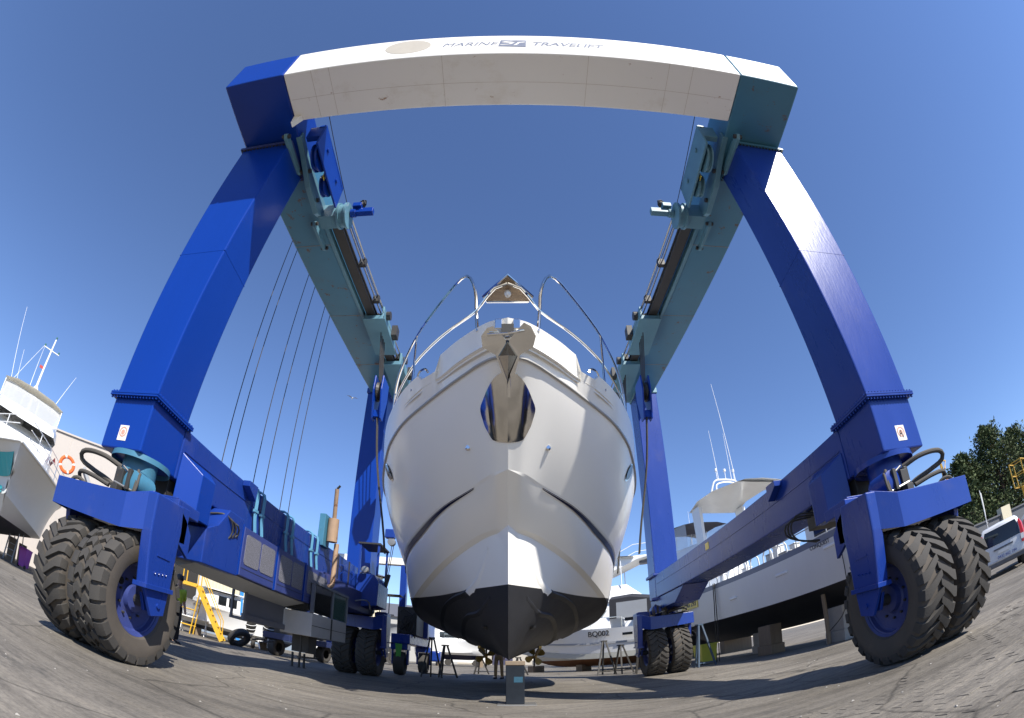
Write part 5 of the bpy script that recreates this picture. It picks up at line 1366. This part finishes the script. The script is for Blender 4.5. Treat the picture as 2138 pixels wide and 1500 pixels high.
# sport fishing boat with its long flybridge, far behind
sf = thing('sport_fishing_boat', 'white sport fishing boat with high pointed flybridge above the BQ002 cruiser', 'boat', (5.5, 48.0, .6), heading(.95, -.3))
H4 = gen_hull(14, 2.3, (2.2, 3.2), .36, .4, .12, 28); build_gen_hull(sf, H4, [white_paint, antifoul], .5)
c4 = cabin(sf, 'saloon', [(2.5, 1.9, 2.2, 5.2), (6.5, 1.9, 2.4, 5.2), (8.5, 1.5, 2.6, 3.6)], white_paint)
f4 = cabin(sf, 'flybridge', [(2.0, 1.9, 5.2, 6.6), (5.2, 1.9, 5.2, 6.7), (6.6, 1.2, 5.2, 5.6)], white_paint)
b = MB(); b.loft([[(-2.0, y, z), (0, y, z + .12), (2.0, y, z)] for y, z in ((1.2, 9.3), (3.5, 9.4), (6.0, 9.2))] ); b.loft([[(-2.0, y, z - .12), (0, y, z - .1), (2.0, y, z - .12)] for y, z in ((1.2, 9.3), (3.5, 9.4), (6.0, 9.2))]); tt = b.build('tower_top', white_paint, sf, smooth=True)
b = MB(); b.prism([(3.0, 7.6), (6.3, 8.9), (7.6, 9.15), (7.6, 9.25), (6.0, 9.28), (2.0, 9.28), (2.0, 7.4)], 'x', -1.6, 1.6); b.build('tower_front', white_paint, tt, bevel=.05)
for sg in (-1, 1):
    for y in (1.4, 4.8):
        b = MB(); b.tube([(sg * 1.8, y, 6.5), (sg * 1.8, y, 9.25)], .05, 6); b.build('tower_post', white_paint, tt)
    b = MB(); b.tube([(sg * 1.7, 4, 9.4), (sg * 1.7, 6.0, 10.3), (sg * 1.6, 8.3, 10.35)], .035, 6); b.build('outrigger', white_paint, tt)
b = MB(); b.box(-.5, .5, 6.4, 7.8, 8.7, 8.95); b.build('spotlight_bar', grey_dark, tt)
for y in (3, 7): 
    b = MB(); b.box(-.9, .9, y, y + .4, -.6, .15); b.build('keel_block', timber, sf)

# yellow bin
yb = thing('yellow_bin', 'yellow wheeled bin standing behind the rear right hoist wheels', 'bin', (7.15, 19.0, 0), .2)
b = MB(); b.hexa([(-.3, -.26, .08), (.3, -.26, .08), (.3, .26, .08), (-.3, .26, .08)], [(-.36, -.33, .78), (.36, -.33, .78), (.36, .33, .78), (-.36, .33, .78)]); b.build('body', mat('yellow green plastic', (.52, .50, .06), .5, var=.1), yb, bevel=.02)
b = MB(); b.box(-.38, .38, -.35, .35, .78, .83); b.build('lid', mat('yellow green plastic', (.52, .50, .06)), yb, bevel=.015)
for sg in (-1, 1):
    b = MB(); b.lathe([(0, sg * .3), (.08, sg * .3), (.08, sg * .35), (0, sg * .35)], 12, 'x', (0, -.2, .08)); b.build('wheel', black, yb)

# ------------------------------------------------------------------ buildings
def wall_box(name, label, cat, p0, p1, depth, h, m, roof=None, roof_m=None):
    dx, dy = p1[0] - p0[0], p1[1] - p0[1]; Lw = math.hypot(dx, dy)
    t = thing(name, label, cat, (p0[0], p0[1], 0), math.atan2(dy, dx))
    b = MB(); b.box(0, Lw, 0, depth, 0, h); b.build('walls', m, t)
    if roof:
        b = MB(); b.add([(-.4, -.4, h), (Lw + .4, -.4, h), (Lw + .4, depth + .4, h), (-.4, depth + .4, h), (-.4, depth / 2, h + roof), (Lw + .4, depth / 2, h + roof)], [(0, 1, 5, 4), (2, 3, 4, 5), (0, 4, 3), (1, 2, 5)]); b.build('roof', roof_m or roof_dark, t)
    else:
        b = MB(); b.box(-.15, Lw + .15, -.15, depth + .15, h, h + .15); b.build('parapet', m, t)
    return t, Lw
big, Lw = wall_box('storage_shed', 'tall off-white storage shed wall behind the passenger boat', 'shed', (-50, 22.5), (-26, 34.5), 20, 12.3, pale_wall)
for k in range(10):
    b = MB(); x = .8 + k * 2.7; b.box(x, x + .03, -.03, 0, 0, 12.2); b.build('cladding_joint', mat('joint strip', (.55, .50, .44), .7), big)  # beige strip standing proud of the wall along each joint
b = MB(); b.bar((16.5, -.2, 10.0), (20.5, -.2, 5.0), .25); b.build('conveyor', grey_mid, big)
# cream and blue grey workshop behind the small work boat
wsx, Lw = wall_box('workshop', 'cream and blue grey corrugated workshop behind the small work boat', 'workshop', (-27, 24.5), (-10, 39.5), 12, 7.0, cream, 1.5)
b = MB(); b.box(0, 9.2, -.06, -.004, 0, .01)
for x0, x1 in ((0, 2.0), (8.6, Lw)):
    b = MB(); b.box(x0, x1, -.05, -.003, 0, 2.75); b.build('lower_cladding', bluegrey, wsx)
b = MB(); b.box(2.2, 8.4, -.02, -.004, 0, 5.6); b.build('doorway', mat('dark doorway', (.02, .018, .016), .8), wsx)
for x in (2.05, 8.4):
    b = MB(); b.box(x, x + .25, -.2, 0, 0, 5.8); b.build('door_post', mat('pale steel post', (.45, .47, .48), .5), wsx)
for k in range(60):
    x = 8.7 + k * .2
    if x > Lw: break
    b_ = None
cr = MB()
k = 0
while 8.7 + k * .25 < Lw - .1:
    x = 8.7 + k * .25; cr.prism([(x, -.004), (x + .08, -.05), (x + .16, -.004)], 'z', 2.76, 6.98); k += 1
tag(cr.build('corrugation', cream, wsx), kind='stuff')
b = MB(); b.box(11.5, 11.75, -.45, -.2, 0, 6.5); b.build('blue_post', mat('bright blue post', (.03, .22, .55), .4), wsx)
b = MB(); b.lathe([(0, 0), (.9, 0), (.9, 1.6), (0, 1.6)], 20, 'z', (4.5, 1.0, 1.5)); b.build('stored_drum', grease, wsx)
# far sheds in the middle
rs_, Lw = wall_box('far_shed', 'pale grey gabled shed far behind the small blue hoist', 'shed', (-24, 70), (-7.5, 74), 18, 6.4, shed_grey, 2.8)
bd, Lw = wall_box('far_workshop', 'low grey shed with dark roller door far behind the white off-road car', 'shed', (-8.5, 80), (3, 80), 12, 5.0, mat('warm grey cladding', (.45, .41, .34), .7), 1.2)
b = MB(); b.box(5.6, 8.6, -.05, 0, 0, 3.0); b.build('roller_door', mat('dark roller door', (.05, .05, .09), .6), bd)
wh2, Lw = wall_box('far_house', 'small white gabled building far behind the BQ002 cruiser', 'building', (8, 62), (14.2, 62), 8, 5.2, white_old, 2.2, shed_grey)
for x in (1.2, 3.6):
    b = MB(); b.box(x, x + 1.0, -.04, 0, 2.6, 3.8); b.build('window', glass_dark, wh2)
fr, Lw = wall_box('grey_building', 'low dark grey flat roofed building behind the white vans', 'building', (36, 32), (62, 26), 12, 4.2, mat('slate wall', (.10, .105, .115), .6))
b = MB(); b.box(8.0, 9.4, -.3, .5, 3.0, 4.9); b.build('cream_vent', cream, fr)

# ------------------------------------------------------------------ vehicles
def van(loc, rz, label):
    v = thing('van', label, 'van', loc, rz, 'white vans parked at the right edge')      # rear faces local -Y
    b = MB()
    prof = [(0, .42), (-.03, .75), (0, 1.05), (.14, 1.72), (.30, 1.86), (3.3, 1.86), (3.9, 1.55), (4.5, 1.12), (4.85, 1.0), (4.9, .45)]
    rows_ = []
    for x, k in ((-.93, 0), (-.95, .5), (-.90, 1), (0, 1.02), (.90, 1), (.95, .5), (.93, 0)):
        pass
    secs = []
    for y, z1, w in ((0.0, 1.10, .92), (.06, 1.5, .91), (.20, 1.80, .88), (.40, 1.88, .88), (3.2, 1.88, .88), (3.9, 1.52, .86), (4.5, 1.12, .84), (4.88, .98, .80)):
        zt_ = z1
        secs.append([(-w * .97, y, .38), (-w - .03, y, .75), (-w - .02, y, min(1.05, zt_ - .05)), (-w * .93, y, zt_ - .10), (-w * .80, y, zt_), (0, y, zt_ + .03), (w * .80, y, zt_), (w * .93, y, zt_ - .10), (w + .02, y, min(1.05, zt_ - .05)), (w + .03, y, .75), (w * .97, y, .38)])
    b.loft(secs); b.add(secs[0], [tuple(range(11))]); b.add(secs[-1], [tuple(range(11))[::-1]])
    b.build('body', mat('van silver white', (.66, .67, .68), .25, var=.03, coat=.4), v, smooth=True, angle=40)
    b = MB(); b.loft([[(x * .78, -.022 + .03 * abs(x) ** 3, 1.15), (x * .76, .032 + .03 * abs(x) ** 3, 1.50), (x * .68, .115 + .03 * abs(x) ** 3, 1.73)] for x in (-1, -.5, 0, .5, 1)]); b.build('rear_window', glass_dark, v, smooth=True)
    for sg in (-1, 1):
        b = MB(); b.loft([[(sg * .79, -.04, .82), (sg * .80, -.03, 1.12), (sg * .79, .03, 1.50), (sg * .78, .10, 1.66)], [(sg * .90, -.03, .80), (sg * .935, -.015, 1.12), (sg * .90, .04, 1.50), (sg * .84, .11, 1.68)], [(sg * .985, .08, .82), (sg * .985, .10, 1.12), (sg * .95, .16, 1.50), (sg * .88, .22, 1.66)]]); b.build('tail_light', redlamp, v, smooth=True)
        b = MB(); b.loft([[(sg * .785, -.046, .92), (sg * .79, -.042, 1.12)], [(sg * .91, -.036, .92), (sg * .935, -.026, 1.12)]]); b.build('reverse_light', lamp_glass, v)
        b = MB(); b.add([(sg * .985, .5, 1.12), (sg * .985, 3.4, 1.12), (sg * .86, 3.2, 1.66), (sg * .86, .6, 1.66)], [(0, 1, 2, 3)]); b.build('side_window', glass_dark, v)
        for y in (.95, 3.95):
            b = MB(); b.lathe([(0, sg * .93), (.2, sg * .95), (.21, sg * .93), (.33, sg * .95), (.33, sg * .72), (0, sg * .72)], 24, 'x', (0, y, .33)); b.build('wheel', rubber, v, smooth=True)
    b = MB(); b.box(-.95, .95, -.08, .12, .36, .56); b.build('bumper', mat('grey bumper', (.12, .12, .125), .6), v, bevel=.04)
    b = MB(); b.box(-.26, .26, -.035, .0, .80, .92); pl = b.build('number_plate', white_paint, v)
    b = MB(); b.box(-.42, .42, -.05, .0, .95, 1.0); b.build('plate_light_bar', grey_dark, v)
    text_mesh('phone_lettering', '0432 662 184', .15, ink_blue, v, (.1, -.05, .66), (math.pi / 2, 0, 0), 1, .1, .002)['kind'] = 'stuff'
    return v
van((16.5, 11.55, 0), heading(.80, .60), 'white van with red tail lights and blue phone number, nearer the hoist wheels')
van((20.2, 11.6, 0), heading(.80, .60), 'white van cut off by the right edge of the picture')

def suv(loc, rz, label):
    v = thing('off_road_car', label, 'car', loc, rz)       # long axis along local X, front at -X
    b = MB(); secs = []
    for x, z0, z1, w in ((-2.4, .55, .95, .80), (-2.3, .45, 1.08, .88), (-1.2, .42, 1.18, .92), (-.7, .42, 1.72, .92), (-.4, .42, 1.84, .92), (1.9, .42, 1.84, .92), (2.25, .45, 1.72, .90), (2.4, .5, 1.15, .88), (2.42, .55, .7, .86)):
        secs.append([(x, -w, z0), (x, -w - .02, (z0 + min(z1, 1.1)) / 2), (x, -w, min(z1, 1.1)), (x, -w * .82, z1), (x, w * .82, z1), (x, w, min(z1, 1.1)), (x, w + .02, (z0 + min(z1, 1.1)) / 2), (x, w, z0)])
    b.loft(secs); b.add(secs[0], [tuple(range(8))]); b.add(secs[-1], [tuple(range(8))[::-1]])
    b.build('body', white_paint, v, smooth=True, angle=40)
    for x0, x1 in ((-.62, .15), (.25, 1.0), (1.1, 2.0)):
        for sg in (-1, 1):
            b = MB(); b.add([(x0 - (.28 if x0 < -.5 else 0), sg * .945, 1.14), (x1, sg * .945, 1.14), (x1 - .02, sg * .80, 1.70), (x0, sg * .80, 1.70)], [(0, 1, 2, 3)]); b.build('side_window', glass_dark, v)
    for x in (-1.5, 1.5):
        for sg in (-1, 1):
            b = MB(); b.lathe([(0, sg * .95), (.22, sg * .96), (.38, sg * .95), (.38, sg * .68), (0, sg * .68)], 24, 'y', (x, 0, .38)); b.build('wheel', rubber, v, smooth=True)
    return v
suv((-5.4, 58, 0), .12, 'white off-road car parked far back between the trestles')
# truck wheel and cab behind the small hoist
tk = thing('flatbed_truck', 'dark flatbed truck parked behind the small blue hoist', 'truck', (-10.5, 37, 0), .1)
b = MB(); b.box(-3, 3, -1.1, 1.1, .95, 1.25); b.build('flatbed', grease, tk, bevel=.03)
b = MB(); b.hexa([(-4.6, -1.1, .5), (-3.1, -1.1, .5), (-3.1, 1.1, .5), (-4.6, 1.1, .5)], [(-4.2, -1.05, 2.4), (-3.1, -1.05, 2.4), (-3.1, 1.05, 2.4), (-4.2, 1.05, 2.4)]); b.build('cab', white_old, tk, bevel=.06)
for x in (-3.8, 1.2, 2.3):
    for sg in (-1, 1):
        b = MB(); b.lathe([(0, sg * 1.0), (.25, sg * 1.08), (.30, sg * 1.05), (.5, sg * 1.1), (.5, sg * .8), (0, sg * .8)], 24, 'y', (x, 0, .5)); b.build('wheel', rubber, tk, smooth=True)
cv = thing('covered_boat', 'long grey cabin boat lying behind the small blue hoist', 'boat', (-16.5, 36, .9), heading(.9, .2))
H5 = gen_hull(9, 1.6, (2.0, 2.3), .4, .2, .1, 24); build_gen_hull(cv, H5, [grey_mid, grey_dark], .9)
cabin(cv, 'cabin', [(2, 1.3, 1.9, 3.0), (5, 1.3, 1.9, 3.0), (6.5, 1.0, 2.0, 2.3)], white_paint)
for y in (2, 6):
    b = MB(); b.box(-.6, .6, y, y + .4, -.9, .1); b.build('cradle_block', timber, cv)
wc = thing('white_yard_cruiser', 'white cabin boat with railings far behind the tall trestle', 'boat', (-9.0, 50, .7), heading(.9, .3))
H6 = gen_hull(9, 1.6, (1.8, 2.2), .4, .2, .1, 24); build_gen_hull(wc, H6, [white_paint, navy], .5)
cw_ = cabin(wc, 'cabin', [(1.5, 1.2, 1.7, 3.0), (5, 1.2, 1.8, 3.0), (6.5, .9, 1.9, 2.3)], white_paint)
for sg in (-1, 1):
    b = MB(); b.box(sg * 1.17, sg * 1.21, 2.0, 4.8, 2.2, 2.75); b.build('window_band', glass_dark, cw_)
side_rail(wc, H6[0], .7, stainless, 4, .025, 6, 23, (1., .5))
for y in (2, 6):
    b = MB(); b.box(-.6, .6, y, y + .4, -.7, .1); b.build('cradle_block', timber, wc)

# ------------------------------------------------------------------ people
def person(loc, rz, label, trousers, shirt, height=1.78, stride=.06, helmet=None):
    t = thing('person', label, 'person', loc, rz); k = height / 1.78
    def skin(name, verts, edges, radii, m, root=0):
        me = bpy.data.meshes.new(name); me.from_pydata([tuple(c * k for c in v) for v in verts], edges, []); o = bpy.data.objects.new(name, me); col.objects.link(o); o.parent = t
        o.modifiers.new('skin', 'SKIN')
        for i, r in enumerate(radii):
            sv = me.skin_vertices[0].data[i]; sv.radius = (r * k, r * k * .9); sv.use_root = (i == root)
        sd = o.modifiers.new('sub', 'SUBSURF'); sd.levels = 1; sd.render_levels = 1
        me.materials.append(m); o.modifiers['skin'].use_smooth_shade = True
        return o
    V = [(0, 0, .95), (0, 0, 1.15), (0, -.01, 1.40), (0, 0, 1.50), (0, .02, 1.60), (0, .02, 1.72),
         (.10, 0, .88), (.11, stride, .50), (.12, stride * .6, .09), (.12, stride * .6 + .15, .03),
         (-.10, 0, .88), (-.11, -stride * .3, .50), (-.12, -stride, .09), (-.12, -stride + .15, .03),
         (.19, 0, 1.40), (.25, -.02, 1.12), (.24, .08, .88), (.24, .10, .80), (-.19, 0, 1.40), (-.25, -.02, 1.12), (-.24, .08, .88), (-.24, .10, .80)]
    E_ = [(0, 1), (1, 2), (2, 3), (3, 4), (4, 5), (0, 6), (6, 7), (7, 8), (8, 9), (0, 10), (10, 11), (11, 12), (12, 13), (2, 14), (14, 15), (15, 16), (16, 17), (2, 18), (18, 19), (19, 20), (20, 21)]
    rad = [.14, .13, .15, .06, .09, .08, .085, .06, .04, .03, .085, .06, .04, .03, .06, .045, .035, .03, .06, .045, .035, .03]
    skin('body', V, E_, rad, skin_m)
    skin('trousers', [V[0], (V[0][0], V[0][1], 1.03), V[6], V[7], (V[8][0], V[8][1], .07), V[10], V[11], (V[12][0], V[12][1], .07)], [(0, 1), (0, 2), (2, 3), (3, 4), (0, 5), (5, 6), (6, 7)], [.16, .155, .105, .085, .075, .105, .085, .075], trousers)
    skin('shirt', [(0, 0, .93), (0, 0, 1.2), (0, -.01, 1.42), (.20, 0, 1.41), (.25, -.02, 1.12), (-.20, 0, 1.41), (-.25, -.02, 1.12)], [(0, 1), (1, 2), (2, 3), (3, 4), (2, 5), (5, 6)], [.165, .155, .165, .08, .065, .08, .065], shirt)
    for v in (V[8], V[12]):
        b = MB(); b.hexa([(v[0] * k - .05, v[1] - .08, 0), (v[0] * k + .05, v[1] - .08, 0), (v[0] * k + .045, v[1] + .20, 0), (v[0] * k - .045, v[1] + .20, 0)], [(v[0] * k - .045, v[1] - .07, .11), (v[0] * k + .045, v[1] - .07, .11), (v[0] * k + .035, v[1] + .17, .06), (v[0] * k - .035, v[1] + .17, .06)]); b.build('boot', cloth_dark, t, bevel=.02)
    b = MB(); b.lathe([(.105, 1.64), (.11, 1.70), (.09, 1.77), (.04, 1.80), (0, 1.805)], 14, 'z', (0, .0, 0)); b.xf(Matrix.Scale(k, 4)); b.build('hair', helmet or ink, t, smooth=True)
    return t
person((-7.95, 10.75, 0), heading(.7, -.2), 'person in dark trousers and hi-vis shirt behind the left front wheel', cloth_dark, hivis)
person((-.5, 20.6, 0), heading(-.3, -1), 'person in tan trousers standing behind the yacht keel stand', cloth_tan, cloth_navy, 1.75)

# ------------------------------------------------------------------ far right: banner, yellow lift, trees
bn = thing('feather_banner', 'white banner on a stand in front of the dark trees', 'banner', (36, 26.5, 0), .5)
b = MB(); b.tube([(0, 0, 0), (0, 0, 5.0), (-.05, 0, 6.4)], .04, 6); b.build('pole', white_paint, bn)
b = MB(); b.add([(.04, 0, 6.3), (.8, 0, 6.2), (.75, .02, 4.6), (.3, .02, 3.9), (.04, 0, 5.0)], [(0, 1, 2, 3, 4)]); o = b.build('flag', white_paint, bn); o.modifiers.new('t', 'SOLIDIFY').thickness = .02
b = MB(); b.bar((-.6, 0, 3.4), (.8, 0, 3.7), .08); b.bar((-.5, 0, 3.0), (.6, 0, 3.1), .08); b.build_each('arm', steel, bn)
bl = thing('boom_lift', 'yellow boom lift basket at the right edge in front of the trees', 'boom lift', (31.8, 19.2, 0), .3)
b = MB(); b.bar((0, 0, .8), (-.3, 0, 4.2), .22); b.build('boom', yellow, bl, bevel=.02)
b = MB(); b.box(-1.2, 1.2, -.9, .9, .45, 1.1); b.build('chassis', yellow, bl, bevel=.05)
for x in (-.9, .9):
    for sg in (-1, 1):
        b = MB(); b.lathe([(0, sg * .9), (.4, sg * .95), (.4, sg * .65), (0, sg * .65)], 20, 'y', (x, 0, .4)); b.build('wheel', rubber, bl)
def cage(root, x0, x1, y0, y1, z0, z1, m=yellow):
    for x in (x0, x1):
        for y in (y0, y1):
            b = MB(); b.bar((x, y, z0), (x, y, z1), .06); b.build('cage_post', m, root)
    for z in (z0, (z0 + z1) / 2, z1):
        b = MB(); b.bar((x0, y0, z), (x1, y0, z), .05); b.bar((x0, y1, z), (x1, y1, z), .05); b.bar((x0, y0, z), (x0, y1, z), .05); b.bar((x1, y0, z), (x1, y1, z), .05); b.build_each('cage_rail', m, root)
cage(bl, -.9, .4, -.5, .5, 4.3, 5.9)
ap = thing('access_platform', 'yellow folding access frame seen above the right wheel tray', 'access frame', (21.5, 17.9, 0), .4)
b = MB(); b.bar((0, 0, 0), (0, 0, 5.6), .16); b.build('mast', yellow, ap)
b = MB(); b.tube([(-.5, 0, 5.55), (-.35, 0, 6.65), (.75, 0, 6.75), (.25, 0, 6.25)], .05, 6); b.tube([(-.3, 0, 6.6), (.1, 0, 5.6), (1.0, 0, 5.75), (.6, 0, 5.5)], .05, 6); b.build_each('folding_frame', yellow, ap)
b = MB(); b.box(-.7, .7, -.7, .7, 0, .3); b.build('base', grey_dark, ap)

leafA = mat('dark conifer foliage', (.048, .070, .027), .7, var=.45, vscale=1.2, spec=.2)
leafB = mat('light conifer foliage', (.085, .108, .040), .7, var=.4, vscale=1.2, spec=.2)
barkm = mat('bark', (.07, .05, .035), .9, var=.3)
def conifer(loc, h, r, seed, label, nb=300, per=40, norfolk=False, size=.5, group='dark trees behind the vans'):
    rg = random.Random(seed)
    t = thing('pine_tree', label, 'tree', loc, rg.uniform(0, 6), group)
    b = MB(); b.tube([(0, 0, 0), (rg.uniform(-.2, .2), rg.uniform(-.2, .2), h * .5), (0, 0, h * .96)], [r * .075, r * .05, .03], 8); b.build('trunk', barkm, t, smooth=True)
    lim = MB(); cr = MB()
    for i in range(nb):
        u = (i + rg.random()) / nb
        z = h * (.12 + .86 * u)
        if norfolk: z = h * (.12 + .86 * round(u * 11) / 11.)
        rr_ = r * ((1 - u) ** (.75 if norfolk else .5) * (.6 + .6 * rg.random()) + .05)
        a = rg.uniform(0, 2 * math.pi); droop = -.12 if norfolk else rg.uniform(-.1, .35)
        tip = Vector((math.cos(a) * rr_, math.sin(a) * rr_, z + rr_ * droop)); base = Vector((0, 0, z))
        lim.tube([base, base.lerp(tip, .5) + Vector((0, 0, .05)), tip], [.05, .03, .01], 4)
        for k in range(per):
            q = base.lerp(tip, rg.uniform(.25, 1.05)) + Vector((rg.gauss(0, .3), rg.gauss(0, .3), rg.gauss(0, .22 if not norfolk else .08))) * (.5 + rr_ * .22)
            d = Vector((rg.gauss(0, 1), rg.gauss(0, 1), rg.gauss(.25, .7))).normalized(); e = d.orthogonal().normalized()
            e.rotate(Matrix.Rotation(rg.uniform(0, 6.28), 3, d)); s_ = size * rg.uniform(.5, 1.25)
            cr.add([q, q + d * s_ * .45 + e * s_ * .22, q + d * s_, q + d * s_ * .45 - e * s_ * .22], [(0, 1, 2, 3)], 0 if rg.random() < .6 else 1)
    tag(lim.build('limbs', barkm, t), kind='stuff')
    c = cr.build('crown', [leafA, leafB], t)
    return t
conifer((50, 38.5, 0), 13.6, 4.6, 1, 'dark pine with narrow left edge, first of the tree group right of the wheel tray')
conifer((56, 37.5, 0), 16.5, 6.2, 2, 'tallest dark pine with a ragged top beside the boom lift')
conifer((63, 37.5, 0), 15.5, 6.8, 3, 'broad dark pine at the right picture edge behind the boom lift')
conifer((58, 44, 0), 14.0, 6.5, 4, 'dark pine farther back between the taller pines')
conifer((43, 33.2, 0), 6.2, 2.2, 5, 'small bright green conifer in front of the tall dark pines', 90, 22, False, .3)
conifer((58, 84, 0), 14.5, 4.5, 6, 'lone layered pine seen far off above the grey vessel rail', 110, 24, True, .6, 'far trees')
# bird and far treeline
bd_ = thing('seagull', 'small white seagull in flight left of the yacht rail', 'bird', (-14.0, 38.0, 22.2), .6)
b = MB(); b.lathe([(0, -.22), (.05, -.15), (.07, 0), (.04, .15), (0, .25)], 10, 'y'); b.build('body', white_paint, bd_, smooth=True)
for sg in (-1, 1):
    b = MB(); b.add([(0, .08, .03), (sg * .28, .12, .16), (sg * .6, .0, .10), (sg * .28, -.06, .14), (0, -.08, .03)], [(0, 1, 3, 4), (1, 2, 3)]); b.build('wing', grey_mid, bd_)
